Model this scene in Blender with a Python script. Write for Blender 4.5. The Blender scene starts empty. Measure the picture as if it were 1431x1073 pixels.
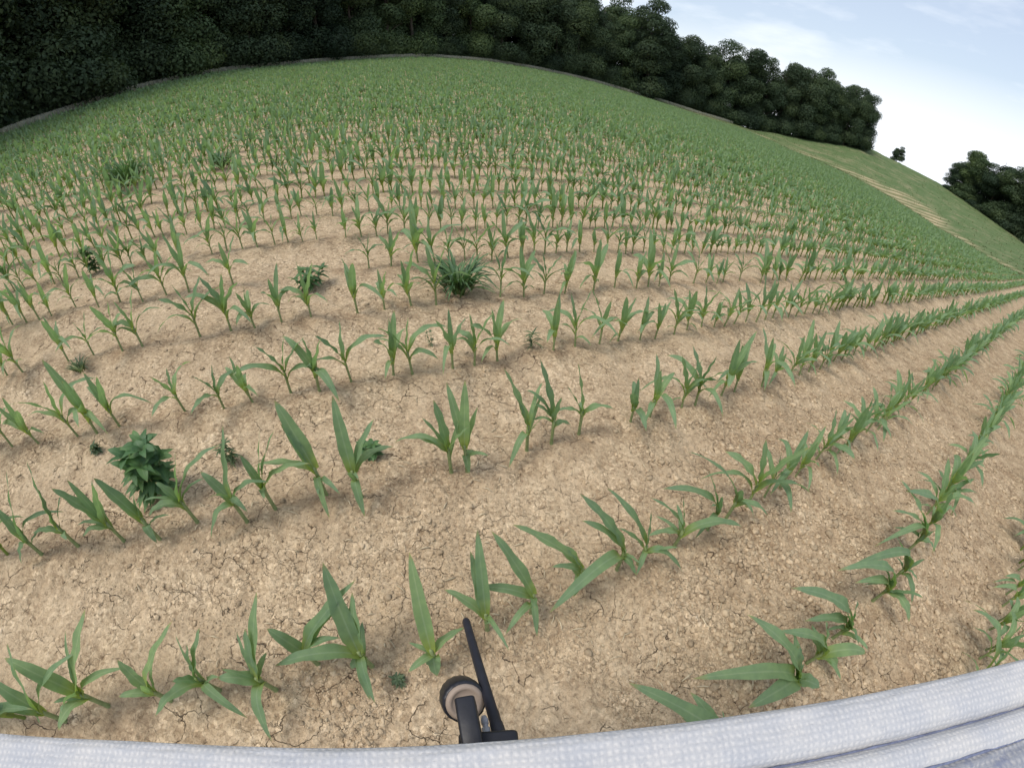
import bpy, math, random
import numpy as np
from mathutils import Vector, Matrix

random.seed(7)
rng = np.random.default_rng(7)
R = math.radians
scene = bpy.context.scene
COL = scene.collection

# ------------------------------------------------------------------ camera (a wide fisheye action camera, tipped down at a sloping field)
W0, H0 = 1431.0, 1073.0
F, K3 = 600.99, -0.0620                     # lens: theta = u (1 + K3 u^2), u = r / F in photo pixels
PITCH, ROLL, YAW = 0.6886, 0.1768, 0.5340   # ground plane seen from the camera; YAW = row direction
HN, D0, SP = 1.6716, 0.4577, 0.76           # camera height over the field, first row's offset, row spacing

def _unit(v): return v / np.linalg.norm(v)
_n = np.array([0, math.cos(PITCH), math.sin(PITCH)])
_c, _s = math.cos(ROLL), math.sin(ROLL)
_n = np.array([_c*_n[0]+_s*_n[1], -_s*_n[0]+_c*_n[1], _n[2]])       # field normal, camera axes
_fw = _unit(np.array([0, 0, -1.]) - (-_n[2])*_n)
_rt = np.cross(_fw, _n)
UPC = _unit(_n - 0.125*_rt)                                          # true vertical: the field falls away to one side
YC = _unit(np.array([0, 0, -1.]) - (-UPC[2])*UPC)
XC = np.cross(YC, UPC)
M3 = np.stack([XC, YC, UPC])                                         # camera axes -> world axes
NW = M3 @ _n                                                         # field normal in the world
ROWD = M3 @ (math.cos(YAW)*_rt + math.sin(YAW)*_fw)
ROWP = M3 @ (-math.sin(YAW)*_rt + math.cos(YAW)*_fw)
CAMH = HN / NW[2]
CAMP = np.array([0, 0, CAMH])
FOOT = CAMP - HN*NW

cd = bpy.data.cameras.new("camera"); cam = bpy.data.objects.new("camera", cd); COL.objects.link(cam)
m4 = Matrix([list(M3[0])+[0], list(M3[1])+[0], list(M3[2])+[CAMH], [0, 0, 0, 1]])
cam.matrix_world = m4
cd.type = 'PANO'
cd.sensor_fit = 'HORIZONTAL'; cd.sensor_width = 36.0; cd.sensor_height = 36.0*767/1024
cc = cd
cc.panorama_type = 'FISHEYE_LENS_POLYNOMIAL'
fm = F/W0*36.0
cc.fisheye_fov = R(200)
cc.fisheye_polynomial_k0 = 0.0
cc.fisheye_polynomial_k1 = -1.0/fm
cc.fisheye_polynomial_k2 = 0.0
cc.fisheye_polynomial_k3 = -K3/fm**3
cc.fisheye_polynomial_k4 = 0.0
cd.clip_start = 0.02; cd.clip_end = 1500
scene.camera = cam

# ------------------------------------------------------------------ light, sky, exposure
SUN_EL, SUN_AZ = R(66), R(-112)              # azimuth clockwise from +Y
wd = bpy.data.worlds.new("World"); scene.world = wd; wd.use_nodes = True
nt = wd.node_tree; nt.nodes.clear()
def nd(nt, t, **kw):
    n = nt.nodes.new(t)
    for k, v in kw.items(): setattr(n, k, v)
    return n
out = nd(nt, 'ShaderNodeOutputWorld'); bg = nd(nt, 'ShaderNodeBackground')
sky = nd(nt, 'ShaderNodeTexSky', sky_type='NISHITA', sun_disc=False)
sky.sun_elevation = SUN_EL; sky.sun_rotation = SUN_AZ; sky.dust_density = 2.0; sky.air_density = 1.0
tc = nd(nt, 'ShaderNodeTexCoord')
mp = nd(nt, 'ShaderNodeMapping'); mp.inputs['Rotation'].default_value = (0.35, 0.15, 0.9); mp.inputs['Scale'].default_value = (1.2, 1.2, 4.5)
nz = nd(nt, 'ShaderNodeTexNoise'); nz.inputs['Scale'].default_value = 1.7; nz.inputs['Detail'].default_value = 7; nz.inputs['Roughness'].default_value = 0.55
rp = nd(nt, 'ShaderNodeValToRGB'); rp.color_ramp.elements[0].position = 0.50; rp.color_ramp.elements[1].position = 0.74
sx = nd(nt, 'ShaderNodeSeparateXYZ')
mr = nd(nt, 'ShaderNodeMapRange'); mr.inputs[1].default_value = 0.03; mr.inputs[2].default_value = 0.16; mr.inputs[3].default_value = 1.0; mr.inputs[4].default_value = 0.0
mx = nd(nt, 'ShaderNodeMath', operation='MAXIMUM')
ad = nd(nt, 'ShaderNodeMath', operation='MULTIPLY_ADD'); ad.inputs[1].default_value = 0.66; ad.inputs[2].default_value = 0.34; ad.use_clamp = True
mix = nd(nt, 'ShaderNodeMix', data_type='RGBA'); mix.inputs['B'].default_value = (6.7, 7.0, 7.4, 1)
lk = nt.links.new
lk(tc.outputs['Generated'], mp.inputs[0]); lk(mp.outputs[0], nz.inputs['Vector']); lk(nz.outputs['Fac'], rp.inputs[0])
lk(tc.outputs['Generated'], sx.inputs[0]); lk(sx.outputs['Z'], mr.inputs[0])
lk(rp.outputs[0], mx.inputs[0]); lk(mr.outputs[0], mx.inputs[1]); lk(mx.outputs[0], ad.inputs[0])
lk(ad.outputs[0], mix.inputs['Factor']); lk(sky.outputs[0], mix.inputs['A']); lk(mix.outputs['Result'], bg.inputs['Color'])
bg.inputs['Strength'].default_value = 0.125
lk(bg.outputs[0], out.inputs['Surface'])
sl = bpy.data.lights.new("sun", 'SUN'); so = bpy.data.objects.new("sun", sl); COL.objects.link(so)
sl.energy = 1.7; sl.angle = R(20); sl.color = (1.0, 0.955, 0.88)
sd = Vector((math.sin(SUN_AZ)*math.cos(SUN_EL), math.cos(SUN_AZ)*math.cos(SUN_EL), math.sin(SUN_EL)))
so.rotation_euler = sd.to_track_quat('Z', 'Y').to_euler(); so.location = (0, 0, 60)
scene.view_settings.view_transform = 'Standard'; scene.view_settings.look = 'None'
scene.view_settings.exposure = 0.42; scene.view_settings.gamma = 1.0

# ------------------------------------------------------------------ lens maths: photo pixel -> ray, and terrain
def ray(x, y):
    dx, dy = x-W0/2, y-H0/2
    r = math.hypot(dx, dy)+1e-9; u = r/F; th = u*(1+K3*u*u); s = math.sin(th)/r
    return M3 @ np.array([dx*s, -dy*s, -math.cos(th)])
def at_ground(x, y, h=0.0):                 # on the near field's plane, h metres (vertical) above it
    d = ray(x, y); t = -(HN-h*NW[2])/(d @ NW)
    return CAMP + d*t
def at_depth(x, y, dz):                     # on the level dz metres below the lens
    d = ray(x, y); return CAMP - d*(dz/d[2])
def at_dist(x, y, dist):                    # at a horizontal distance
    d = ray(x, y); return CAMP + d*(dist/math.hypot(d[0], d[1]))
def in_frame(P, m=0):
    q = (P-CAMP) @ M3
    n_ = np.linalg.norm(q, axis=-1); th = np.arccos(np.clip(-q[..., 2]/n_, -1, 1)); u = th.copy()
    for _ in range(25): u = th/(1+K3*u*u)
    s = u*F/np.maximum(np.hypot(q[..., 0], q[..., 1]), 1e-9)
    return W0/2+q[..., 0]*s, H0/2-q[..., 1]*s, th

CREST = [(-420, 420, 17), (-260, 330, 20), (-130, 255, 25), (0, 195, 30), (100, 158, 35), (200, 125, 41), (300, 103, 47), (400, 92, 53), (500, 84, 59),
         (590, 80, 65), (680, 86, 70), (750, 97, 74), (830, 115, 78), (900, 135, 82), (980, 160, 88), (1050, 181, 98),
         (1120, 190, 110), (1203, 201, 122), (1253, 226, 128), (1314, 257, 128), (1374, 297, 122), (1431, 337, 114), (1500, 392, 104), (1600, 480, 95)]
FIELD = [(-420, 420, 16), (-260, 330, 19), (-130, 255, 24), (0, 196, 29), (100, 160, 34), (200, 127, 40), (300, 105, 46), (400, 94, 52), (500, 86, 58),
         (590, 82, 64), (680, 88, 68), (750, 99, 72), (830, 117, 76), (900, 138, 79), (980, 164, 82), (1050, 187, 84),
         (1102, 211, 82), (1173, 241, 79), (1223, 267, 75), (1273, 297, 69), (1309, 322, 63), (1354, 347, 57), (1394, 372, 52), (1425, 387, 48), (1500, 432, 42), (1600, 500, 38)]
def plane_z(x, y): return (FOOT @ NW - NW[0]*x - NW[1]*y)/NW[2]
def _ctrl(L):
    P = np.array([at_dist(*c) for c in L]); az = np.arctan2(P[:, 0], P[:, 1])
    o = np.argsort(az); P = P[o]; az = az[o]
    d = np.hypot(P[:, 0], P[:, 1]); ze = P[:, 2]-plane_z(P[:, 0], P[:, 1])
    az = np.r_[-3.2, -2.2, az, 2.2, 3.2]; d = np.r_[d[0], d[0], d, d[-1], d[-1]]; ze = np.r_[0, 0, ze, 0, 0]
    return az, d, ze
AC, DC, ZC = _ctrl(CREST); AF, DF, ZF = _ctrl(FIELD)
def field_edge(az): return np.interp(az, AF, DF)
def crest_edge(az): return np.interp(az, AC, DC)
def ground_z(x, y):
    x = np.asarray(x, float); y = np.asarray(y, float)
    az = np.arctan2(x, y); d = np.hypot(x, y)
    df, zf = np.interp(az, AF, DF), np.interp(az, AF, ZF)
    dc, zc = np.interp(az, AC, DC), np.interp(az, AC, ZC)
    t1 = np.clip((d-5)/(df-5), 0, 1); a = zf*t1**1.7
    t2 = np.clip((d-df)/np.maximum(dc-df, .5), 0, 1); b = (zc-zf)*t2
    t3 = np.maximum(d-dc-14, 0); c = -np.minimum(t3*0.06, 8)
    return plane_z(x, y)+a+b+c

# ------------------------------------------------------------------ numpy noise
_perm = rng.permutation(4096); _g = rng.uniform(0, 2*np.pi, 4096); _gx, _gy = np.cos(_g), np.sin(_g)
def perlin(x, y):
    xi, yi = np.floor(x).astype(int), np.floor(y).astype(int); xf, yf = x-xi, y-yi
    u, v = xf*xf*xf*(xf*(xf*6-15)+10), yf*yf*yf*(yf*(yf*6-15)+10)
    def gr(ix, iy, fx, fy):
        h = _perm[(_perm[ix & 4095]+iy) & 4095]; return _gx[h]*fx+_gy[h]*fy
    a = gr(xi, yi, xf, yf); b = gr(xi+1, yi, xf-1, yf); c = gr(xi, yi+1, xf, yf-1); d = gr(xi+1, yi+1, xf-1, yf-1)
    return (a+(b-a)*u)+((c+(d-c)*u)-(a+(b-a)*u))*v

# ------------------------------------------------------------------ mesh + object helpers
def mesh(name, V, Q, mat, smooth=True, col=None, tri=False):
    """V n x 3, Q faces (m x 3 or m x 4 array, or list), col n x 3 stored as a float colour attribute"""
    me = bpy.data.meshes.new(name)
    V = np.asarray(V, np.float32)
    if isinstance(Q, np.ndarray):
        k = Q.shape[1]; m = len(Q)
        me.vertices.add(len(V)); me.vertices.foreach_set('co', V.ravel())
        me.loops.add(m*k); me.loops.foreach_set('vertex_index', Q.astype(np.int32).ravel())
        me.polygons.add(m); me.polygons.foreach_set('loop_start', np.arange(0, m*k, k, dtype=np.int32))
        me.update(calc_edges=True)
    else:
        me.from_pydata([tuple(map(float, v)) for v in V], [], [tuple(map(int, q)) for q in Q]); me.update()
    if col is not None:
        ca = me.attributes.new('tint', 'FLOAT_COLOR', 'POINT')
        c4 = np.ones((len(V), 4), np.float32); c4[:, :3] = col; ca.data.foreach_set('color', c4.ravel())
    if smooth: me.polygons.foreach_set('use_smooth', np.ones(len(me.polygons), bool))
    if mat: me.materials.append(mat)
    return me
def link(name, me, parent=None, loc=None):
    o = bpy.data.objects.new(name, me); COL.objects.link(o)
    if parent is not None: o.parent = parent
    if loc is not None: o.location = [float(c) for c in loc]
    return o
def tag(o, label=None, cat=None, group=None, kind=None):
    if label: o['label'] = label
    if cat: o['category'] = cat
    if group: o['group'] = group
    if kind: o['kind'] = kind
    return o

def tube(pts, rad, n=8, cap=True):
    pts = np.asarray(pts, float); V = []; Q = []
    for i, p in enumerate(pts):
        t = _unit(pts[min(i+1, len(pts)-1)]-pts[max(i-1, 0)])
        a = np.array([1., 0, 0]) if abs(t[0]) < .8 else np.array([0, 1., 0])
        s = _unit(np.cross(t, a)); b = np.cross(t, s)
        for k in range(n):
            an = 2*math.pi*k/n; V.append(p+rad[i]*(math.cos(an)*s+math.sin(an)*b))
    for i in range(len(pts)-1):
        for k in range(n):
            k2 = (k+1) % n; Q.append((i*n+k, i*n+k2, (i+1)*n+k2, (i+1)*n+k))
    if cap:
        V.append(pts[0]); V.append(pts[-1]); c0, c1 = len(V)-2, len(V)-1
        for k in range(n):
            k2 = (k+1) % n; j = (len(pts)-1)*n
            Q.append((c0, k2, k, k)); Q.append((c1, j+k, j+k2, j+k2))
        Q = [q if q[2] != q[3] else q[:3] for q in Q]
    return np.array(V), Q
def join(parts):
    V = []; Q = []; o = 0
    for v, q in parts:
        V.append(np.asarray(v)); Q += [tuple(i+o for i in f) for f in q]; o += len(v)
    return np.concatenate(V), Q

# ------------------------------------------------------------------ materials
def newmat(name):
    m = bpy.data.materials.new(name); m.use_nodes = True; t = m.node_tree; t.nodes.clear()
    o = nd(t, 'ShaderNodeOutputMaterial'); b = nd(t, 'ShaderNodeBsdfPrincipled'); t.links.new(b.outputs[0], o.inputs[0])
    return m, t, b, o
def ramp(t, pairs, fac):
    r = nd(t, 'ShaderNodeValToRGB'); e = r.color_ramp.elements
    while len(e) < len(pairs): e.new(0.5)
    for i, (p, c) in enumerate(pairs): e[i].position = p; e[i].color = (*c, 1) if len(c) == 3 else c
    t.links.new(fac, r.inputs[0]); return r.outputs[0]
def noise(t, vec, scale, detail=4, rough=.55, dist=0):
    n = nd(t, 'ShaderNodeTexNoise'); n.inputs['Scale'].default_value = scale; n.inputs['Detail'].default_value = detail
    n.inputs['Roughness'].default_value = rough; n.inputs['Distortion'].default_value = dist
    if vec is not None: t.links.new(vec, n.inputs['Vector'])
    return n.outputs['Fac']
def mixc(t, fac, a, b, mode='MIX'):
    m = nd(t, 'ShaderNodeMix', data_type='RGBA', blend_type=mode)
    for s, v in (('Factor', fac), ('A', a), ('B', b)):
        if isinstance(v, (int, float)): m.inputs[s].default_value = v
        elif isinstance(v, tuple): m.inputs[s].default_value = (*v, 1)
        else: t.links.new(v, m.inputs[s])
    return m.outputs['Result']
def mth(t, op, a, b=None, clamp=False):
    m = nd(t, 'ShaderNodeMath', operation=op, use_clamp=clamp)
    for i, v in enumerate((a, b)):
        if v is None: continue
        if isinstance(v, (int, float)): m.inputs[i].default_value = v
        else: t.links.new(v, m.inputs[i])
    return m.outputs[0]
def bump(t, b, h, strength, dist):
    n = nd(t, 'ShaderNodeBump'); n.inputs['Strength'].default_value = strength; n.inputs['Distance'].default_value = dist
    t.links.new(h, n.inputs['Height']); t.links.new(n.outputs[0], b.inputs['Normal']); return n

SOIL_A, SOIL_B, SOIL_C = (0.61, 0.472, 0.312), (0.505, 0.381, 0.246), (0.375, 0.274, 0.172)
def soil_color(t, pos):
    big = noise(t, pos, 1.3, 4, .6); med = noise(t, pos, 9, 5, .65); fine = noise(t, pos, 55, 4, .7)
    c = ramp(t, [(.30, SOIL_C), (.46, SOIL_B), (.62, SOIL_A), (.78, (.72, .59, .44))], mth(t, 'ADD', mth(t, 'MULTIPLY', big, .32), mth(t, 'MULTIPLY', med, .68)))
    c = mixc(t, .6, c, ramp(t, [(.33, (.40, .36, .32)), (.47, (.98, .98, .98)), (.68, (1.22, 1.22, 1.21))], fine), 'MULTIPLY')
    return c, big, med, fine
def make_ground():
    m, t, b, o = newmat("ground_soil")
    pos = nd(t, 'ShaderNodeNewGeometry').outputs['Position']
    c, big, med, fine = soil_color(t, pos)
    vc = nd(t, 'ShaderNodeTexVoronoi'); vc.inputs['Scale'].default_value = 62; vc.inputs['Randomness'].default_value = 1.0
    wob = nd(t, 'ShaderNodeVectorMath', operation='ADD'); t.links.new(pos, wob.inputs[0])
    wn = nd(t, 'ShaderNodeTexNoise'); wn.inputs['Scale'].default_value = 45; wn.inputs['Detail'].default_value = 3; t.links.new(pos, wn.inputs['Vector'])
    ws = nd(t, 'ShaderNodeVectorMath', operation='SCALE'); ws.inputs['Scale'].default_value = .03; t.links.new(wn.outputs['Color'], ws.inputs[0]); t.links.new(ws.outputs[0], wob.inputs[1])
    t.links.new(wob.outputs[0], vc.inputs['Vector']); sc_ = nd(t, 'ShaderNodeSeparateColor'); t.links.new(vc.outputs['Color'], sc_.inputs[0])
    crust = ramp(t, [(.40, (.22, .22, .22)), (.58, (.85, .85, .85))], noise(t, pos, 2.4, 4, .6))
    c = mixc(t, crust, c, ramp(t, [(0, (.66, .62, .58)), (.45, (.98, .97, .96)), (.8, (1.08, 1.08, 1.07)), (1, (1.42, 1.44, 1.46))], sc_.outputs[0]), 'MULTIPLY')
    # shrinkage cracks: two sizes of thin dark polygon edges, only in patches
    def cracks(scale, w, lo, hi, seed):
        wv = nd(t, 'ShaderNodeVectorMath', operation='ADD'); t.links.new(pos, wv.inputs[0])
        nn = nd(t, 'ShaderNodeTexNoise'); nn.inputs['Scale'].default_value = scale*1.6; nn.inputs['Detail'].default_value = 3; t.links.new(pos, nn.inputs['Vector'])
        sc = nd(t, 'ShaderNodeVectorMath', operation='SCALE'); sc.inputs['Scale'].default_value = .9/scale; t.links.new(nn.outputs['Color'], sc.inputs[0]); t.links.new(sc.outputs[0], wv.inputs[1])
        v = nd(t, 'ShaderNodeTexVoronoi', feature='DISTANCE_TO_EDGE', voronoi_dimensions='2D'); v.inputs['Scale'].default_value = scale; t.links.new(wv.outputs[0], v.inputs['Vector'])
        line = ramp(t, [(0, (1, 1, 1)), (w, (.55, .55, .55)), (w*2.2, (0, 0, 0))], v.outputs['Distance'])
        mk = ramp(t, [(lo, (0, 0, 0)), (hi, (1, 1, 1))], noise(t, pos, 3.1+seed, 5, .7))
        return mixc(t, 1.0, line, mk, 'MULTIPLY')
    k1 = cracks(8.5, .0085, .50, .59, .3); k2 = cracks(21, .013, .53, .63, 1.7)
    k = mixc(t, 1.0, k1, mixc(t, .6, (0, 0, 0), k2), 'LIGHTEN')
    c = mixc(t, mth(t, 'MULTIPLY', k, .85), c, (.15, .095, .058))
    # straw and crumb specks
    v2 = nd(t, 'ShaderNodeTexVoronoi'); v2.inputs['Scale'].default_value = 95; t.links.new(pos, v2.inputs['Vector'])
    spk = ramp(t, [(.10, (1, 1, 1)), (.2, (0, 0, 0))], v2.outputs['Distance'])
    spm = ramp(t, [(.55, (0, 0, 0)), (.62, (1, 1, 1))], noise(t, pos, 30, 2))
    c = mixc(t, mth(t, 'MULTIPLY', mixc(t, 1.0, spk, spm, 'MULTIPLY'), .6), c, (.17, .11, .07))
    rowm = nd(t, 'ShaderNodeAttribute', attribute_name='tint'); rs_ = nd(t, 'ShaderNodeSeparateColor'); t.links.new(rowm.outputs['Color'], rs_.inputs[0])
    soil_darkf = mth(t, 'MULTIPLY', rs_.outputs[2], ramp(t, [(.36, (0, 0, 0)), (.60, (1, 1, 1))], noise(t, pos, 5.5, 5, .65)))
    c = mixc(t, soil_darkf, c, mixc(t, 1.0, c, (.76, .72, .69), 'MULTIPLY'))  # browner, darker soil in patches along the planted rows and the rough side
    # grass beyond the field and tan stubble: masks stored on the ground itself
    at = nd(t, 'ShaderNodeAttribute', attribute_name='tint'); sp = nd(t, 'ShaderNodeSeparateColor'); t.links.new(at.outputs['Color'], sp.inputs[0])
    gn = noise(t, pos, .35, 5, .7)
    gcol = ramp(t, [(.3, (.08, .135, .045)), (.52, (.118, .162, .066)), (.73, (.23, .22, .12))], gn)
    c = mixc(t, sp.outputs[0], c, gcol)
    wv = nd(t, 'ShaderNodeTexWave', wave_type='BANDS', bands_direction='X'); wv.inputs['Scale'].default_value = .13; wv.inputs['Distortion'].default_value = 4.0
    mpv = nd(t, 'ShaderNodeMapping'); mpv.inputs['Rotation'].default_value = (0, 0, R(-62)); t.links.new(pos, mpv.inputs[0]); t.links.new(mpv.outputs[0], wv.inputs['Vector'])
    scol = ramp(t, [(.3, (.20, .19, .09)), (.7, (.44, .36, .22))], wv.outputs['Fac'])
    c = mixc(t, sp.outputs[1], c, scol)
    t.links.new(c, b.inputs['Base Color']); b.inputs['Roughness'].default_value = .95
    b.inputs['Specular IOR Level'].default_value = .15
    h = mth(t, 'ADD', mth(t, 'MULTIPLY', fine, .35), mth(t, 'MULTIPLY', med, .8))
    h = mth(t, 'SUBTRACT', h, mth(t, 'MULTIPLY', k, .6))
    h = mth(t, 'ADD', h, mth(t, 'MULTIPLY', noise(t, pos, 130, 3, .6), .16)); h = mth(t, 'ADD', h, mth(t, 'MULTIPLY', sc_.outputs[1], .22))
    bump(t, b, h, 1.0, .032)
    return m
def make_clod():
    m, t, b, o = newmat("soil_clod")
    pos = nd(t, 'ShaderNodeNewGeometry').outputs['Position']
    c, *_x, fine = soil_color(t, pos)
    at = nd(t, 'ShaderNodeAttribute', attribute_name='tint')
    c = mixc(t, 1.0, c, at.outputs['Color'], 'MULTIPLY')
    t.links.new(c, b.inputs['Base Color']); b.inputs['Roughness'].default_value = .95; b.inputs['Specular IOR Level'].default_value = .1
    bump(t, b, fine, .6, .006); return m
def leafmat(name, base, tip, whorl, rib, trans=.35, rough=.42, spec=.4):
    """tint attribute: r = along the leaf, g = across (0 midrib .. 1 edge), b = random shade"""
    m, t, b, o = newmat(name)
    at = nd(t, 'ShaderNodeAttribute', attribute_name='tint'); sp = nd(t, 'ShaderNodeSeparateColor'); t.links.new(at.outputs['Color'], sp.inputs[0])
    pos = nd(t, 'ShaderNodeTexCoord').outputs['Object']
    c = ramp(t, [(.0, whorl), (.28, base), (.90, tip), (1., (tip[0]*1.75, tip[1]*1.05, tip[2]*.8))], sp.outputs[0])
    ri = ramp(t, [(.0, (1, 1, 1)), (.16, (0, 0, 0))], sp.outputs[1])
    c = mixc(t, mth(t, 'MULTIPLY', ri, .55), c, rib)
    sh = ramp(t, [(0, (.66, .70, .72)), (.5, (1, 1, 1)), (1, (1.32, 1.22, 1.0))], sp.outputs[2])
    c = mixc(t, 1.0, c, sh, 'MULTIPLY')
    if name == 'tree_leaf':
        oi = nd(t, 'ShaderNodeObjectInfo'); c = mixc(t, 1.0, c, ramp(t, [(0, (.50, .58, .62)), (.45, (.92, .95, .95)), (.8, (1.1, 1.15, 1.02)), (1, (1.36, 1.4, 1.15))], oi.outputs['Random']), 'MULTIPLY')
    c = mixc(t, .35, c, ramp(t, [(.3, (.6, .65, .7)), (.7, (1.3, 1.25, 1.1))], noise(t, pos, 26, 4)), 'MULTIPLY')
    t.links.new(c, b.inputs['Base Color']); b.inputs['Roughness'].default_value = rough; b.inputs['Specular IOR Level'].default_value = spec
    # fine parallel veins
    wv = nd(t, 'ShaderNodeTexWave'); wv.inputs['Scale'].default_value = 1.0; wv.inputs['Distortion'].default_value = .2
    cx = nd(t, 'ShaderNodeCombineXYZ'); t.links.new(mth(t, 'MULTIPLY', sp.outputs[1], 3.2), cx.inputs[0]); t.links.new(cx.outputs[0], wv.inputs['Vector'])
    bump(t, b, wv.outputs['Fac'], .25, .002)
    tr = nd(t, 'ShaderNodeBsdfTranslucent'); t.links.new(mixc(t, 1.0, c, (1.0, 1.15, .6), 'MULTIPLY'), tr.inputs['Color'])
    ms = nd(t, 'ShaderNodeMixShader'); ms.inputs[0].default_value = trans
    t.links.new(b.outputs[0], ms.inputs[1]); t.links.new(tr.outputs[0], ms.inputs[2]); t.links.new(ms.outputs[0], o.inputs[0])
    return m
def simple(name, col, rough=.6, var=.15, scale=30, bmp=0, spec=.3):
    m, t, b, o = newmat(name); pos = nd(t, 'ShaderNodeTexCoord').outputs['Object']
    n = noise(t, pos, scale, 5, .6)
    lo = tuple(x*(1-var) for x in col); hi = tuple(x*(1+var) for x in col)
    t.links.new(ramp(t, [(.3, lo), (.7, hi)], n), b.inputs['Base Color'])
    b.inputs['Roughness'].default_value = rough; b.inputs['Specular IOR Level'].default_value = spec
    if bmp: bump(t, b, n, bmp, .002)
    return m
M_GROUND = make_ground(); M_CLOD = make_clod()
M_LEAF = leafmat("corn_leaf", (.222, .335, .172), (.222, .335, .200), (.34, .41, .095), (.34, .44, .30), .45, .55, .28)
M_STALK = simple("corn_stalk", (.21, .26, .11), .5, .3, 40)
M_WEED = leafmat("weed_leaf", (.095, .195, .078), (.11, .215, .09), (.11, .19, .06), (.19, .29, .15), .35)
M_WEEDG = leafmat("grassy_weed_leaf", (.085, .165, .070), (.11, .20, .09), (.10, .15, .05), (.15, .24, .12), .3)
M_PALEWEED = leafmat("pale_weed_leaf", (.10, .155, .075), (.11, .16, .085), (.1, .14, .05), (.16, .2, .1), .3)
M_TREE = leafmat("tree_leaf", (.068, .100, .056), (.080, .112, .064), (.058, .086, .052), (.068, .095, .056), .22, .7, .15)
M_BARK = simple("bark", (.07, .058, .045), .9, .4, 6, .5)
M_GRASS = leafmat("field_grass", (.085, .12, .045), (.14, .14, .07), (.07, .10, .04), (.10, .12, .06), .25, .7, .1)

M_DRYHAZE = leafmat("dry_margin_grass_haze", (.42, .42, .38), (.52, .51, .48), (.25, .26, .18), (.4, .4, .36), .4, .8, .1)  # dry margin grass, its paleness partly haze put into the colour
# ------------------------------------------------------------------ the ground: one sheet, out past the crest
def build_ground():
    fine = np.radians(np.arange(-84, 84.01, .34)); coarse = np.radians(np.arange(87, 273.5, 3.0))
    az = np.r_[fine, coarse]; na = len(az)
    r = [0.30]
    while r[-1] < 330: r.append(r[-1]*(1.0056 if r[-1] < 9 else 1.012 if r[-1] < 30 else 1.03))
    r = np.array(r); nr = len(r)
    A, Rr = np.meshgrid(az, r); X = Rr*np.sin(A); Y = Rr*np.cos(A); Z = ground_z(X, Y)
    # row coordinates
    rel = np.stack([X-FOOT[0], Y-FOOT[1], plane_z(X, Y)-FOOT[2]], -1); v = rel @ ROWP; u = rel @ ROWD
    k = (v-D0)/SP; fr = k-np.round(k)
    near = 1-np.clip((Rr-14)/30, 0, 1)
    dz = .016*np.cos(fr*2*np.pi)*near
    def oct(w, amp, fade): return amp*perlin(X/w+31.7, Y/w+7.3)*np.clip(1-(Rr-fade*.5)/(fade*.5), 0, 1)
    dz += oct(1.1, .03, 60)+oct(.42, .020, 40)
    dz += oct(.17, .016, 22)+oct(.075, .012, 12)
    b = perlin(X/.048+3, Y/.048+9); dz += .0085*np.abs(b)*np.clip(1-(Rr-4)/4, 0, 1)
    b = perlin(X/.023+13, Y/.023+5); dz += .006*b*np.clip(1-(Rr-2.2)/2.2, 0, 1)
    # stretches of broken crumbly ground next to smoother crusted ground
    side = np.clip((X-.55)/.8, 0, 1)*np.clip((1.3-v)/.5, 0, 1)      # the inter-row ground left roughest beside the cloth
    crum = np.clip(perlin(X/.55+50, Y/.55+20)*2+.35+side, 0, 1)
    dz += side*.016*1.5*np.abs(perlin(X/.06+77, Y/.06+3))*np.clip(1-(Rr-3)/5, 0, 1)
    b = perlin(X/.034+23, Y/.034+15); dz += crum*.011*np.clip(b+.1, 0, 1)*np.clip(1-(Rr-3)/4, 0, 1)
    Z = Z+dz
    d = Rr; fe = field_edge(A); g = np.clip((d-fe)/.7+.5, 0, 1)
    pxs, pys, _t = in_frame(np.stack([X, Y, Z], -1))
    back = np.abs(A) > R(86); g = np.where(back, 0, g)
    # tan stubble strip in the dip past the corn, on the side towards the right-hand hill
    sw = np.clip((A-R(14))/R(10), 0, 1)
    st = np.clip((A-R(39))/R(3), 0, 1)*np.clip((R(53)-A)/R(2), 0, 1)*np.clip(.8+perlin(X/3, Y/3)*1.6, 0, 1)*np.clip((d-fe-1.5)/1.0, 0, 1)*np.clip((fe+5+9*np.clip((A-R(39))/R(8), 0, 1)-d)/2, 0, 1)
    st = np.maximum(st, .75*sw*np.clip((d-fe-2.5)/1.2, 0, 1)*np.clip((fe+6.5-d)/1.5, 0, 1)*(1-back)*np.clip(.7+perlin(X/6, Y/6)*1.6, 0, 1))
    st = np.maximum(st, .45*np.clip((A-R(31))/R(3), 0, 1)*np.clip((R(56)-A)/R(4), 0, 1)*np.clip(1-np.abs(d-fe-15-4*np.sin(A*9))/1.6, 0, 1)*np.clip(.5+perlin(X/5+9, Y/5)*2, 0, 1))
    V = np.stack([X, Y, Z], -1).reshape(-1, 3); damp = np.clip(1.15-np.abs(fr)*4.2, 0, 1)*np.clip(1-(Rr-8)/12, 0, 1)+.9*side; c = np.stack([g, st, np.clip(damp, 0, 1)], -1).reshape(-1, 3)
    ii = np.arange(nr-1)[:, None]*na; jj = np.arange(na)[None, :]; j2 = (jj+1) % na
    Q = np.stack([ii+jj, ii+na+jj, ii+na+j2, ii+j2], -1).reshape(-1, 4)[:, ::-1]
    # close the hole under the camera
    c0 = len(V); V = np.r_[V, [[0, 0, ground_z(0., 0.)]]]; c = np.r_[c, [[0, 0, 0]]]
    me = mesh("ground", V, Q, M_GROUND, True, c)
    o = link("ground", me); tag(o, kind='structure')
    cap = [(0, 1+i, 1+(i+1) % na) for i in range(na)]
    CV = np.r_[[[0, 0, float(ground_z(0., 0.))]], V[:na]]
    me2 = mesh("ground_patch", CV, [f[::-1] for f in cap], M_GROUND, True, np.zeros((na+1, 3)))
    o2 = link("ground_patch", me2, o); return o
GROUND = build_ground()
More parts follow.
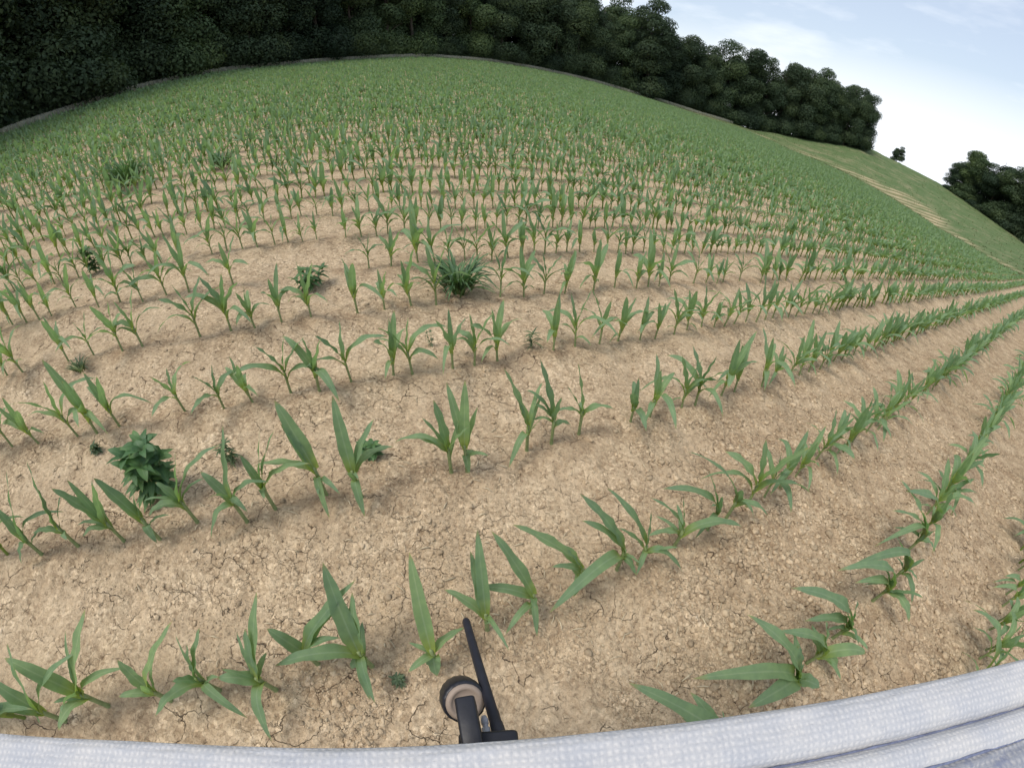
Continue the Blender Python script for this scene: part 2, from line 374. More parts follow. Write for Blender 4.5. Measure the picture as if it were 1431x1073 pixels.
from mathutils.bvhtree import BVHTree
def surf(x, y):                            # height of the rough soil surface near the camera
    ok, loc, nrm, idx = GROUND.ray_cast(Vector((float(x), float(y), 6.0)), Vector((0, 0, -1)))
    return loc.z if ok else float(ground_z(x, y))

# ------------------------------------------------------------------ loose clods (uncountable)
def ico():
    p = (1+5**.5)/2
    V = np.array([(-1, p, 0), (1, p, 0), (-1, -p, 0), (1, -p, 0), (0, -1, p), (0, 1, p), (0, -1, -p), (0, 1, -p), (p, 0, -1), (p, 0, 1), (-p, 0, -1), (-p, 0, 1)], float)
    Fc = np.array([(0, 11, 5), (0, 5, 1), (0, 1, 7), (0, 7, 10), (0, 10, 11), (1, 5, 9), (5, 11, 4), (11, 10, 2), (10, 7, 6), (7, 1, 8), (3, 9, 4), (3, 4, 2), (3, 2, 6), (3, 6, 8), (3, 8, 9), (4, 9, 5), (2, 4, 11), (6, 2, 10), (8, 6, 7), (9, 8, 1)])
    return V/np.linalg.norm(V[0]), Fc
def ico2():
    V, Fc = ico(); V = [tuple(v) for v in V]; cache = {}; out = []
    def mid(a, b):
        k = (min(a, b), max(a, b))
        if k not in cache:
            q = _unit((np.array(V[a])+np.array(V[b]))/2); V.append(tuple(q)); cache[k] = len(V)-1
        return cache[k]
    for a, b, c in Fc:
        x, y, z = mid(a, b), mid(b, c), mid(c, a); out += [(a, x, z), (b, y, x), (c, z, y), (x, y, z)]
    return np.array(V), np.array(out)
def build_clods():
    VV, QQ, CC, off = [], [], [], 0
    for (V0, F0), n, smin, smax, rmax, only in ((ico(), 22000, .0028, .0075, 5.5, 0), (ico2(), 3200, .006, .016, 7.0, 0), (ico2(), 4200, .007, .021, 5.0, 1)):
        az = rng.uniform(R(20) if only else R(-80), R(100) if only else R(80), n*3); rr = .45*(rmax/.45)**rng.uniform(0, 1, n*3)
        x, y = rr*np.sin(az), rr*np.cos(az)
        vv = (x-FOOT[0])*ROWP[0]+(y-FOOT[1])*ROWP[1]; side = np.clip((x-.55)/.8, 0, 1)*np.clip((1.3-vv)/.5, 0, 1)
        keep = np.where(rng.uniform(-.5, .6, n*3) < np.where(only, side*1.3-.6, perlin(x/.55+50, y/.55+20)+.10+.6*side))[0][:n]
        x, y = x[keep], y[keep]; m = len(x)
        s = smin*(smax/smin)**(rng.uniform(0, 1, m)**1.8)*np.clip(.75+.09*rr[keep], .75, 1.3)
        z = np.array([surf(a, b) for a, b in zip(x, y)])
        P = V0[None]*(1+rng.uniform(-.42, .34, (m, len(V0), 1)))
        P = P*(s[:, None]*rng.uniform(.7, 1.35, (m, 3)))[:, None, :]*np.array([1, 1, .55])
        th = rng.uniform(0, 6.28, m); ct, st = np.cos(th)[:, None], np.sin(th)[:, None]
        P = np.stack([P[..., 0]*ct-P[..., 1]*st, P[..., 0]*st+P[..., 1]*ct, P[..., 2]], -1)+np.stack([x, y, z+s*.10], -1)[:, None]
        VV.append(P.reshape(-1, 3)); QQ.append((F0[None]+(np.arange(m)*len(V0))[:, None, None]).reshape(-1, 3)+off); off += m*len(V0)
        sh = rng.uniform(.60, 1.02, (m, 1, 1))*np.ones((1, len(V0), 3)); CC.append(sh.reshape(-1, 3))
    o = link("soil_clods", mesh("soil_clods", np.concatenate(VV), np.concatenate(QQ), M_CLOD, False, np.concatenate(CC)))
    tag(o, "loose dry brown clods and crumbs of soil between the corn rows", "soil clods", kind='stuff')
build_clods()
def build_straw():
    n = 420; az = rng.uniform(R(-78), R(78), n); rr = .6*(7/.6)**rng.uniform(0, 1, n); VV = []; QQ = []; off = 0
    for a, d in zip(az, rr):
        x, y = d*math.sin(a), d*math.cos(a); z = surf(x, y)+.004; L = rng.uniform(.012, .06); w = rng.uniform(.0012, .0035); t = rng.uniform(0, 3.14); dx, dy = math.cos(t), math.sin(t); k = rng.uniform(-.2, .25)
        q, _f = tube([(x-dx*L/2, y-dy*L/2, z), (x+dy*L*k*.3, y-dx*L*k*.3, z+w+.003), (x+dx*L/2, y+dy*L/2, z)], [w*.7, w, w*.6], 5)
        VV.append(q); QQ += [tuple(i+off for i in f) for f in _f]; off += len(q)
    m = simple("straw", (.52, .43, .29), .8, .35, 18, 0, .2)
    tag(link("straw", mesh("straw", np.concatenate(VV), QQ, m)), "scattered bits of pale straw and stalk litter on the soil", "straw litter", kind='stuff')
build_straw()

# ------------------------------------------------------------------ corn
def bez(p0, p1, p2, p3, t):
    t = t[:, None]; return (1-t)**3*p0+3*(1-t)**2*t*p1+3*(1-t)*t*t*p2+t**3*p3
UPV = np.array([0, 0, 1.])
def blade(N, T, width, arch=.3, nseg=13, nx=5, tint=.5, twist=0., rs=None, fold=.35, wave=.12, shape='corn'):
    """one leaf from node N to tip T: verts, quads, tint colours"""
    rs = rs or random
    N = np.asarray(N, float); T = np.asarray(T, float); d = T-N; L = np.linalg.norm(d); hz = np.array([d[0], d[1], 0]); hl = np.linalg.norm(hz)
    steep = np.clip(d[2]/L, -1, 1)
    P1 = N+UPV*L*(.22+.75*arch*(1-max(steep, 0)*.6))+hz*.18
    P2 = N+d*.66+UPV*L*arch*(.9-.4*max(steep, 0))
    t = np.linspace(0, 1, nseg+1); C = bez(N, P1, P2, T, t)
    tan = np.gradient(C, axis=0); tan /= np.linalg.norm(tan, axis=1)[:, None]+1e-9
    side0 = np.array([-hz[1], hz[0], 0])/(hl+1e-9) if hl > 1e-4 else np.array([1., 0, 0])
    if shape == 'corn': w = (.52+.48*np.minimum(1, t/.28)**.8)*np.maximum(1-t**3.0, 0)**.9*width
    elif shape == 'lance': w = np.sin(np.pi*np.clip(t, 0, 1)**.75)**.9*width+.0008
    else: w = (.6+.4*np.minimum(1, t/.2))*np.maximum(1-t**1.6, 0)*width
    vs = np.linspace(-1, 1, nx); V = np.zeros((nseg+1, nx, 3)); Cc = np.zeros((nseg+1, nx, 3))
    ph = rs.uniform(0, 6.28); fr = rs.uniform(2.2, 3.6)
    for i in range(nseg+1):
        a = twist*t[i]; s = side0*math.cos(a); nrm = np.cross(s, tan[i]); nrm /= np.linalg.norm(nrm)+1e-9
        s = side0*math.cos(a)+nrm*math.sin(a); s -= tan[i]*np.dot(s, tan[i]); s /= np.linalg.norm(s)+1e-9
        nrm = np.cross(s, tan[i]);
        if nrm[2] < 0 and abs(a) < 1: nrm = -nrm
        f = fold*(1-.75*t[i])
        for j, v in enumerate(vs):
            V[i, j] = C[i]+s*v*w[i]*.5*math.cos(f*abs(v))+nrm*(abs(v)*w[i]*.5*math.sin(f)+wave*w[i]*abs(v)**2*math.sin(fr*6.28*t[i]+ph+(1.7 if v > 0 else 0)))
            Cc[i, j] = (t[i], abs(v), tint)
    idx = np.arange((nseg+1)*nx).reshape(nseg+1, nx)
    Q = np.stack([idx[:-1, :-1], idx[1:, :-1], idx[1:, 1:], idx[:-1, 1:]], -1).reshape(-1, 4)
    return V.reshape(-1, 3), Q, Cc.reshape(-1, 3)

def stalk_arr(h, r, lean=(0, 0)):
    zs = np.array([-.03, 0, .02, .35*h, .7*h, h]); rr = np.array([1.1, 1.08, .92, .88, .95, .75])*r
    pts = np.stack([lean[0]*zs/h, lean[1]*zs/h, zs], -1)
    return tube(pts, rr, 8)

def random_leaves(rs, H=.47, wid=1.0):
    az0 = rs.uniform(0, 6.28); L = []
    spec = [(.04, .13, .03, .018, .5), (.07, .23, .09, .030, .55), (.10, .26, .21, .039, .45), (.125, .20, .33, .044, .32), (.145, .12, .44, .046, .20), (.155, .05, .41, .034, .08)]
    n0 = rs.choice([0, 1, 1, 2, 2])
    for i, (nh, outd, th, w, ar) in enumerate(spec):
        if i < n0: continue
        az = az0+math.pi*i+rs.uniform(-.5, .5); k = rs.uniform(.75, 1.2)
        o = outd*k*H/.47; h = th*rs.uniform(.8, 1.12)*H/.47
        if i in (2, 3) and rs.random() < .35: o *= 1.25; h *= .65; ar += .12
        L.append((nh*H/.47, az, o, h, w*rs.uniform(1.0, 1.42)*wid*H/.47, ar+rs.uniform(-.06, .06), rs.uniform(-.9, .9)))
    return L

CORN_GROUP = "young corn plants in rows"
def corn_parts(root, leaves, sh, sr, rs, shade):
    V, Q = stalk_arr(sh, sr); link("stalk", mesh("stalk", V, Q, M_STALK), root)
    for (N, T, w, ar, tw) in leaves:
        v, q, c = blade(N, T, w, ar, tint=np.clip(shade+rs.uniform(-.15, .15), 0, 1), twist=tw, rs=rs)
        link("leaf", mesh("leaf", v, q, M_LEAF, True, c), root)
def corn_root(P):
    o = bpy.data.objects.new("corn_plant", None); COL.objects.link(o); o.empty_display_size = .1
    o.location = (float(P[0]), float(P[1]), float(P[2])); return o
corn_places = []     # (x, y) of every plant already standing

# plants close to the camera, shaped one by one: base pixel, whorl height, [(tip pixel x, y, tip height, width, arch)]
HAND = {
 'A': [
  ((95, 1008), .13, [(14, 900, .42, .040, .15), (-12, 950, .30, .042, .3), (-8, 990, .16, .036, .35), (112, 912, .30, .03, .3)]),
  ((154, 987), .15, [(123, 853, .44, .046, .10), (10, 921, .32, .046, .30), (95, 882, .36, .018, .15), (86, 1022, .12, .036, .4), (180, 934, .22, .026, .35)]),
  ((239, 978), .14, [(240, 867, .40, .036, .12), (163, 921, .28, .038, .25), (165, 973, .14, .026, .35)]),
  ((306, 964), .15, [(279, 876, .40, .036, .12), (261, 900, .34, .036, .2), (216, 1002, .12, .042, .40), (240, 952, .22, .03, .3), (346, 1003, .08, .028, .4)]),
  ((388, 965), .15, [(362, 829, .46, .036, .10), (346, 880, .36, .034, .15), (307, 949, .20, .040, .35), (383, 1036, .03, .034, .45), (334, 885, .30, .016, .3)]),
  ((445, 928), .14, [(498, 811, .42, .046, .15), (374, 879, .26, .040, .35), (480, 838, .38, .030, .1)]),
  ((521, 932), .17, [(453, 788, .48, .052, .15), (494, 830, .40, .036, .15), (386, 932, .16, .044, .35), (519, 979, .03, .032, .4), (492, 936, .10, .030, .5)]),
  ((613, 930), .18, [(573, 774, .48, .042, .12), (588, 842, .34, .034, .1), (611, 946, .04, .042, .4), (650, 878, .18, .024, .4)]),
  ((681, 880), .16, [(667, 740, .47, .036, .12), (657, 770, .40, .036, .08), (621, 824, .20, .032, .4), (688, 868, .12, .026, .5)]),
  ((742, 858), .17, [(687, 746, .45, .040, .18), (667, 823, .20, .034, .3), (750, 891, .03, .022, .35)]),
  ((806, 824), .17, [(716, 736, .45, .046, .22), (801, 836, .14, .034, .45), (790, 770, .38, .03, .1)]),
  ((860, 800), .16, [(808, 697, .46, .044, .18), (811, 734, .36, .032, .3), (766, 861, .07, .046, .35), (886, 808, .06, .026, .35)]),
  ((889, 793), .15, [(846, 690, .43, .032, .30), (907, 722, .38, .022, .1), (862, 744, .26, .022, .25), (951, 806, .03, .03, .45)]),
  ((939, 769), .14, [(905, 702, .36, .022, .25), (951, 700, .38, .026, .1), (900, 755, .12, .03, .4), (1034, 742, .14, .038, .35)]),
  ((985, 745), .15, [(922, 690, .36, .034, .3), (986, 664, .42, .036, .15), (1006, 700, .3, .024, .2)]),
  ((1012, 728), .15, [(958, 637, .42, .028, .3), (1003, 660, .42, .028, .2), (1035, 690, .30, .034, .2), (1070, 725, .1, .03, .4)]),
 ],
 'B': [
  ((64, 779), .14, [(15, 663, .44, .036, .12), (-2, 712, .30, .034, .3), (36, 792, .05, .030, .45), (95, 720, .18, .024, .4)]),
  ((115, 768), .15, [(44, 651, .48, .044, .12), (60, 690, .36, .036, .1), (52, 752, .15, .03, .4)]),
  ((175, 757), .14, [(73, 684, .38, .048, .2), (130, 678, .40, .036, .12), (116, 753, .12, .038, .45), (95, 672, .4, .03, .2)]),
  ((226, 756), .15, [(134, 672, .40, .046, .2), (186, 680, .32, .03, .15), (223, 762, .05, .032, .45), (160, 700, .22, .03, .3)]),
  ((279, 733), .15, [(249, 637, .44, .036, .10), (310, 628, .40, .036, .35), (221, 679, .26, .036, .4), (211, 727, .10, .036, .45)]),
  ((347, 731), .17, [(313, 596, .48, .034, .12), (281, 661, .26, .038, .25), (378, 676, .24, .034, .5), (297, 755, .03, .030, .5)]),
  ((387, 714), .16, [(365, 605, .46, .032, .1), (387, 604, .44, .034, .25), (338, 640, .32, .030, .3), (436, 652, .28, .036, .35)]),
  ((459, 697), .18, [(387, 568, .48, .058, .2), (395, 600, .40, .034, .35), (360, 658, .22, .032, .3), (464, 731, .02, .028, .4)]),
  ((508, 700), .18, [(467, 560, .50, .048, .12), (525, 592, .38, .034, .2), (512, 727, .01, .034, .3), (553, 630, .18, .036, .35)]),
  ((631, 663), .17, [(606, 563, .44, .040, .2), (590, 587, .34, .026, .15), (552, 622, .16, .030, .45), (655, 600, .36, .03, .1)]),
  ((653, 661), .18, [(650, 533, .50, .040, .12), (624, 536, .46, .038, .12), (668, 570, .36, .030, .1), (656, 664, .03, .030, .4)]),
  ((736, 632), .17, [(704, 518, .48, .044, .15), (722, 560, .34, .032, .15), (711, 657, .02, .030, .4), (758, 538, .30, .020, .5)]),
  ((770, 624), .17, [(754, 507, .49, .040, .2), (735, 551, .32, .022, .5), (784, 560, .36, .032, .1), (798, 600, .1, .026, .5)]),
  ((808, 611), .16, [(807, 513, .46, .036, .15), (792, 545, .34, .026, .1), (860, 578, .16, .036, .35), (775, 580, .18, .024, .4)]),
 ],
 'Z': [
  ((1086, 962), .15, [(1040, 861, .42, .042, .25), (965, 950, .24, .042, .3), (1112, 905, .30, .03, .3), (1142, 962, .18, .04, .4), (1042, 990, .16, .050, .35), (1104, 880, .36, .026, .1)]),
  ((1124, 928), .14, [(1080, 885, .36, .034, .3), (1206, 915, .14, .038, .4), (1150, 870, .34, .034, .15), (1166, 944, .05, .03, .45)]),
  ((1158, 895), .15, [(1102, 824, .40, .042, .28), (1195, 840, .34, .034, .15), (1120, 870, .22, .034, .4), (1180, 860, .36, .03, .1)]),
  ((1216, 842), .14, [(1165, 801, .32, .036, .4), (1266, 872, .12, .038, .45), (1225, 790, .34, .032, .15), (1190, 818, .26, .03, .3)]),
  ((1240, 815), .15, [(1182, 795, .26, .034, .4), (1250, 750, .38, .034, .12), (1272, 845, .08, .024, .4), (1262, 770, .34, .03, .2)]),
  ((1262, 775), .16, [(1252, 677, .47, .046, .12), (1285, 725, .36, .036, .15), (1215, 770, .18, .03, .4), (1300, 780, .1, .03, .45), (1240, 720, .36, .03, .2)]),
  ((1283, 748), .16, [(1262, 690, .45, .042, .2), (1312, 720, .30, .036, .3), (1330, 690, .40, .04, .15), (1300, 775, .06, .03, .45)]),
  ((985, 1045), .15, [(876, 955, .40, .042, .25), (962, 968, .30, .03, .3), (1020, 1000, .28, .036, .2)]),
 ]}
ORD = "first second third fourth fifth sixth seventh eighth ninth tenth eleventh twelfth thirteenth fourteenth fifteenth sixteenth seventeenth eighteenth nineteenth".split()
TENS = {2: "twenty", 3: "thirty", 4: "forty", 5: "fifty", 6: "sixty", 7: "seventy", 8: "eighty", 9: "ninety"}
def ordinal(n):
    if n < 20: return ORD[n-1]
    t, u = divmod(n, 10); return (TENS[t][:-1]+"ieth") if u == 0 else TENS[t]+"-"+ORD[u-1]
CORN = []            # [object, row index, along-row coordinate, label or None]
def uv_of(P): rel = np.array([P[0]-FOOT[0], P[1]-FOOT[1], plane_z(P[0], P[1])-FOOT[2]]); return float(rel @ ROWD), float(rel @ ROWP)
ROWI = {'Y': -2, 'Z': -1, 'A': 0, 'B': 1, 'C': 2, 'D': 3, 'E': 4}
rs = random.Random(3)
for row, plants in HAND.items():
    for base, wh, lv in plants:
        G = at_ground(*base); P = np.array([G[0], G[1], surf(G[0], G[1])])
        o = corn_root(P); leaves = []
        n = len(lv)
        for i, (tx, ty, th, w, ar) in enumerate(lv):
            T = at_ground(tx, ty, th)-G
            nh = wh*(1.0 if i == 0 else .92 if th > .3 else .8 if th > .15 else .62)
            leaves.append((np.array([0, 0, nh]), T, w*(1.65 if row == 'Z' else 1.28), ar, rs.uniform(-.35, .35)))
        for q in range(2 if row != 'Z' else 4):          # the small ragged lower and inner leaves
            a = rs.uniform(0, 6.28); od = rs.uniform(.05, .17); hh = rs.uniform(.06, .30)
            leaves.append((np.array([0, 0, wh*rs.uniform(.45, .95)]), np.array([od*math.cos(a), od*math.sin(a), hh]), rs.uniform(.018, .034), rs.uniform(.2, .5), rs.uniform(-.9, .9)))
        corn_parts(o, leaves, wh*1.05, .0095, rs, rs.uniform(.3, .65))
        CORN.append([o, ROWI[row], uv_of(P)[0], None]); corn_places.append((P[0], P[1], ROWI[row], uv_of(P)[0]))

# every other plant of the rows: measured bases in the rows that can be read, else one every 0.19 m
MEAS = {'C': [(20, 627), (55, 621), (110, 611), (137, 607), (168, 597), (260, 577), (314, 572), (353, 562), (407, 550), (447, 548), (492, 537), (551, 529), (577, 526), (633, 516), (663, 511), (695, 505), (773, 493), (803, 488), (837, 484), (863, 479), (894, 475), (915, 474)],
        'D': [(12, 527), (34, 523), (98, 508), (133, 499), (174, 495), (202, 489), (282, 475), (325, 467), (358, 463), (395, 454), (436, 447), (500, 439), (538, 436), (575, 431), (610, 429), (699, 418), (732, 417), (760, 412), (789, 411), (829, 408), (858, 405)],
        'B': [(880, 593), (907, 585), (951, 573), (970, 569), (1006, 557), (1024, 552), (1063, 543), (1077, 534)],
        'A': [(1040, 712), (1066, 697), (1088, 684), (1110, 668), (1137, 646), (1155, 634)],
        'E': [(108, 433), (140, 433), (170, 426), (201, 424), (234, 415), (266, 412), (327, 401), (516, 376), (547, 374)]}
spots = []           # x, y, row, u
for row, pts in MEAS.items():
    for p in pts:
        G = at_ground(*p); spots.append((G[0], G[1], ROWI[row], uv_of(G)[0]))
lim = {}
for x, y, k, u in spots+corn_places:
    a, b = lim.get(k, (9e9, -9e9)); lim[k] = (min(a, u), max(b, u))
for k in range(-4, 150):
    u = -90.0+rng.uniform(0, .2)
    while u < 110:
        u += (.165 if k < 4 else .142 if k < 9 else .12)+rng.normal(0, .022)+(.19 if rng.random() < .05 else 0)
        v = D0+SP*k+rng.normal(0, .016)
        P = FOOT+u*ROWD+v*ROWP; x, y = P[0], P[1]; d = math.hypot(x, y)
        if k in lim and lim[k][0]-.12 < u < lim[k][1]+.12: continue
        if d < .55: continue
        az = math.atan2(x, y)
        if abs(az) > R(82) and d > 8: continue
        if abs(az) > R(120): continue
        if d > np.interp(az, AF, DF)-.6: continue
        spots.append((x, y, k, u))
S = np.array(spots); dist = np.hypot(S[:, 0], S[:, 1])
PX, PY, TH = in_frame(np.stack([S[:, 0], S[:, 1], ground_z(S[:, 0], S[:, 1])+.2], -1))
vis = (PX > -15) & (PX < W0+15) & (PY > 0) & (PY < 1015)
order = [i for i in np.argsort(dist) if vis[i]]
N_THINGS = 292-len(CORN)
near_ids = order[:N_THINGS]; rest = np.setdiff1d(np.arange(len(S)), near_ids)

# a dozen and a half plant kinds; each is a root with stalk and leaf children, then copied plant by plant
def make_proto(seed):
    r_ = random.Random(seed); H = r_.uniform(.42, .52)
    o = corn_root((0, 0, -50)); leaves = []
    for (nh, az, od, th, w, ar, tw) in random_leaves(r_, H):
        leaves.append((np.array([0, 0, nh]), np.array([od*math.cos(az), od*math.sin(az), th]), w, ar, tw))
    corn_parts(o, leaves, .16*H/.47, .0085, r_, r_.uniform(.25, .7)); return o
protos = [make_proto(100+i) for i in range(18)]
used = set()
for n, i in enumerate(near_ids):
    x, y, k, u = S[i]; z = surf(x, y); j = (n*7+int(rng.integers(0, 4))) % 18
    pr = protos[j]
    if j in used:
        o = pr.copy(); COL.objects.link(o)
        for ch in list(pr.children):
            c = ch.copy(); COL.objects.link(c); c.parent = o
    else: o = pr; used.add(j)
    o.location = (x, y, z)
    o.rotation_euler = (rng.normal(0, .06), rng.normal(0, .06), rng.uniform(0, 6.28)); s = float(np.clip(rng.normal(.93, .10), .6, 1.08)); o.scale = (s, s, s*rng.uniform(.92, 1.08))
    CORN.append([o, int(k), u, None]); corn_places.append((x, y, int(k), u))
for j, pr in enumerate(protos):
    if j not in used:
        for ch in list(pr.children): bpy.data.objects.remove(ch)
        bpy.data.objects.remove(pr)
ROWWORD = {-2: "short row at the cloth's end", -1: "row running under the cloth", 0: "front row behind the radio", 1: "row of the big broadleaf weed",
           2: "third row up from the cloth", 3: "fourth row up from the cloth", 4: "row behind the grassy clump"}
byrow = {}
for e in CORN: byrow.setdefault(e[1], []).append(e)
for k, L in byrow.items():
    L.sort(key=lambda e: e[2])
    for i, e in enumerate(L):
        where = ROWWORD.get(k) or "%s row up from the cloth" % ordinal(k+1)
        tag(e[0], "corn plant %s from the end away from open sky, %s" % (ordinal(i+1), where), "corn plant", CORN_GROUP)

# the rest of the field: far too many to count, three levels of detail in one mesh
def lod_protos(level, n):
    out = []
    for s in range(n):
        r_ = random.Random(500+s+level*50); VV, QQ, CC, off = [], [], [], 0
        for (nh, az, od, th, w, ar, tw) in random_leaves(r_, .47, 1.25 if level == 0 else 1.6 if level == 1 else 2.0)[(0 if level < 2 else -4):]:
            v, q, c = blade((0, 0, nh), (od*math.cos(az), od*math.sin(az), th), w, ar, nseg=(8, 4, 3)[level], nx=(3, 2, 2)[level], tint=r_.uniform(.25, .7), twist=tw, rs=r_, wave=.1 if level == 0 else 0)
            if level > 0: c[:, 1] = .5
            VV.append(v); QQ.append(q+off); CC.append(c); off += len(v)
        v, q = tube([(0, 0, -.03), (0, 0, .09), (0, 0, .17)], [.010, .009, .007], 4, cap=False)
        VV.append(v); QQ.append(np.array(q)+off); CC.append(np.tile([.05, .5, .35], (len(v), 1)))
        out.append((np.concatenate(VV), np.concatenate(QQ), np.concatenate(CC)))
    return out
def build_rest():
    X, Y = S[rest, 0], S[rest, 1]; d = dist[rest]; Z = ground_z(X, Y)
    nearish = d < 16
    Z = Z+np.where(nearish, .03*perlin(X/1.1+31.7, Y/1.1+7.3)+.016, 0)
    lv = np.where(d < 13, 0, np.where(d < 30, 1, 2)); VV, QQ, CC, off = [], [], [], 0
    for level in range(3):
        pr = lod_protos(level, 14); ids = np.where(lv == level)[0]; pick = rng.integers(0, 14, len(ids))
        for j in range(14):
            I = ids[pick == j]; m = len(I)
            if not m: continue
            v, q, c = pr[j]; th = rng.uniform(0, 6.28, m); s = np.clip(rng.normal(.93, .13, m), .5, 1.2)*np.clip(1.02-(d[I]-5)*.004, .92, 1)
            ct, st = np.cos(th)[:, None], np.sin(th)[:, None]
            lean = rng.normal(0, .07, (m, 2))
            P = np.stack([v[:, 0]*ct-v[:, 1]*st, v[:, 0]*st+v[:, 1]*ct, np.tile(v[:, 2], (m, 1))], -1)*s[:, None, None]
            P[..., 0] += P[..., 2]*lean[:, :1]; P[..., 1] += P[..., 2]*lean[:, 1:]
            P += np.stack([X[I], Y[I], Z[I]], -1)[:, None]
            cc_ = np.tile(c, (m, 1, 1)); cc_[..., 2] = np.clip(cc_[..., 2]+rng.uniform(-.2, .2, (m, 1)), 0, 1)
            VV.append(P.reshape(-1, 3)); QQ.append((q[None]+(np.arange(m)*len(v))[:, None, None]).reshape(-1, 4)+off); off += m*len(v); CC.append(cc_.reshape(-1, 3))
    o = link("corn_rows", mesh("corn_rows", np.concatenate(VV), np.concatenate(QQ), M_LEAF, True, np.concatenate(CC)))
    tag(o, "farther rows of young green corn filling the sloping field up to the woods", "corn field", kind='stuff')
build_rest()

# ------------------------------------------------------------------ weeds
def leaf_bunch(specs, rs, nseg=6, nx=3, shape='lance', fold=.4, wave=.06):
    VV, QQ, CC, off = [], [], [], 0
    for (N, T, w, ar) in specs:
        v, q, c = blade(N, T, w, ar, nseg=nseg, nx=nx, tint=rs.uniform(.1, .9), twist=rs.uniform(-.6, .6), rs=rs, fold=fold, wave=wave, shape=shape)
        VV.append(v); QQ.append(q+off); CC.append(c); off += len(v)
    return np.concatenate(VV), np.concatenate(QQ), np.concatenate(CC)
def weed_root(name, px, label, cat="weed"):
    G = at_ground(*px); o = bpy.data.objects.new(name, None); COL.objects.link(o)
    o.location = (G[0], G[1], surf(G[0], G[1])); tag(o, label, cat, "weeds between the corn"); return o
def broadleaf(px, H, spread, nst, label, mat=None, lw=.032, seed=1, ll=.085, tilt=0):
    o = weed_root("broadleaf_weed", px, label); r_ = random.Random(seed); tubes = []; sp = []
    for s in range(nst):
        az = 6.28*s/nst+r_.uniform(-.4, .4); sprd = spread*(r_.uniform(.35, 1) if s else .1); h = H*r_.uniform(.7, 1) if s else H
        pts = [np.array([sprd*t**.8*math.cos(az), sprd*t**.8*math.sin(az), h*t-.01]) for t in np.linspace(0, 1, 6)]
        tubes.append(tube(pts, np.linspace(.006, .002, 6)*H/.34, 6))
        nn = 6
        for i in range(1, nn+1):
            t = i/nn; N = pts[0]*(1-t)+pts[-1]*t if False else pts[min(5, int(round(t*5)))]
            k = 7 if i == nn else 3
            for q in range(k):
                a = r_.uniform(0, 6.28) if i < nn else 6.28*q/k+r_.uniform(-.3, .3)
                L = ll*r_.uniform(.7, 1.25)*(1.15-.35*t); up = r_.uniform(-.3, .25) if i < nn else r_.uniform(0, .6)
                sp.append((N, N+np.array([L*math.cos(a), L*math.sin(a), L*up]), lw*r_.uniform(.75, 1.15), .25))
    o.rotation_euler = (0, R(tilt), 0)
    V, Q = join(tubes); link("stem", mesh("stem", V, Q, M_STALK), o)
    v, q, c = leaf_bunch(sp, r_); link("foliage", mesh("foliage", v, q, mat or M_WEED, True, c), o); return o
def grassy(px, H, spread, n, label, mat=None, seed=1, w=.016):
    o = weed_root("grassy_weed", px, label); r_ = random.Random(seed); sp = []; tubes = []
    for i in range(n):
        a = r_.uniform(0, 6.28); rr = spread*math.sqrt(r_.random()); N = np.array([.35*rr*math.cos(a), .35*rr*math.sin(a), r_.uniform(0, .3)*H])
        a2 = a+r_.uniform(-.6, .6); od = spread*r_.uniform(.4, 1.05); hh = H*r_.uniform(.25, 1)*(1-.35*od/spread)
        sp.append((N, N*np.array([1, 1, 0])+np.array([od*math.cos(a2)*.8, od*math.sin(a2)*.8, hh]), w*r_.uniform(.7, 1.2), r_.uniform(.25, .5)))
    for i in range(6):
        a = r_.uniform(0, 6.28); tubes.append(tube([(0, 0, -.01), (.25*spread*math.cos(a), .25*spread*math.sin(a), H*.3), (.5*spread*math.cos(a), .5*spread*math.sin(a), H*.5)], [.005, .004, .002], 5))
    V, Q = join(tubes); link("stem", mesh("stem", V, Q, M_STALK), o)
    v, q, c = leaf_bunch(sp, r_, 7, 3, 'grass', .3, .05); link("foliage", mesh("foliage", v, q, mat or M_WEEDG, True, c), o); return o
broadleaf((224, 686), .33, .085, 7, "big bushy dark green broadleaf weed standing beside the second row of corn", seed=4, ll=.10, lw=.044, tilt=15)
broadleaf((524, 640), .10, .06, 2, "small dark weed close behind an upright corn plant in the second row", seed=9, ll=.055, lw=.026)
broadleaf((325, 640), .14, .06, 3, "soft pale feathery weed between the second and third corn rows", M_PALEWEED, .010, 11, .05)
grassy((640, 408), .38, .36, 150, "wide dark grassy clump of weed among corn in the middle of the field", seed=5, w=.028)
broadleaf((436, 402), .15, .15, 5, "low dark leafy weed spreading between corn plants up the field", seed=6, ll=.085, lw=.03)
grassy((115, 520), .12, .13, 40, "small yellowish tuft of grassy weed on bare soil near the frame's edge", M_PALEWEED, 7, .012)
broadleaf((136, 383), .25, .08, 5, "narrow very dark weed far up the field behind thin corn", seed=8, ll=.08, lw=.035)
grassy((180, 262), .6, .6, 170, "tall dark clump of grass weed standing above the corn in the upper field", seed=12, w=.03)
grassy((312, 238), .40, .45, 110, "low black-green clump of weed half hidden in the upper field's corn", seed=13, w=.03)
broadleaf((560, 952), .03, .02, 2, "tiny weed seedling on cracked soil beside the radio", M_PALEWEED, .010, 14, .03)
broadleaf((137, 632), .05, .03, 3, "tiny weed seedling on bare soil behind the big broadleaf weed", M_PALEWEED, .012, 15, .035)
broadleaf((743, 492), .12, .02, 1, "thin pale weed with narrow leaves in a gap of the third row", M_PALEWEED, .012, 16, .08)
broadleaf((603, 480), .12, .03, 2, "spindly dry weed twig standing in a gap of the third row", M_PALEWEED, .006, 17, .03)

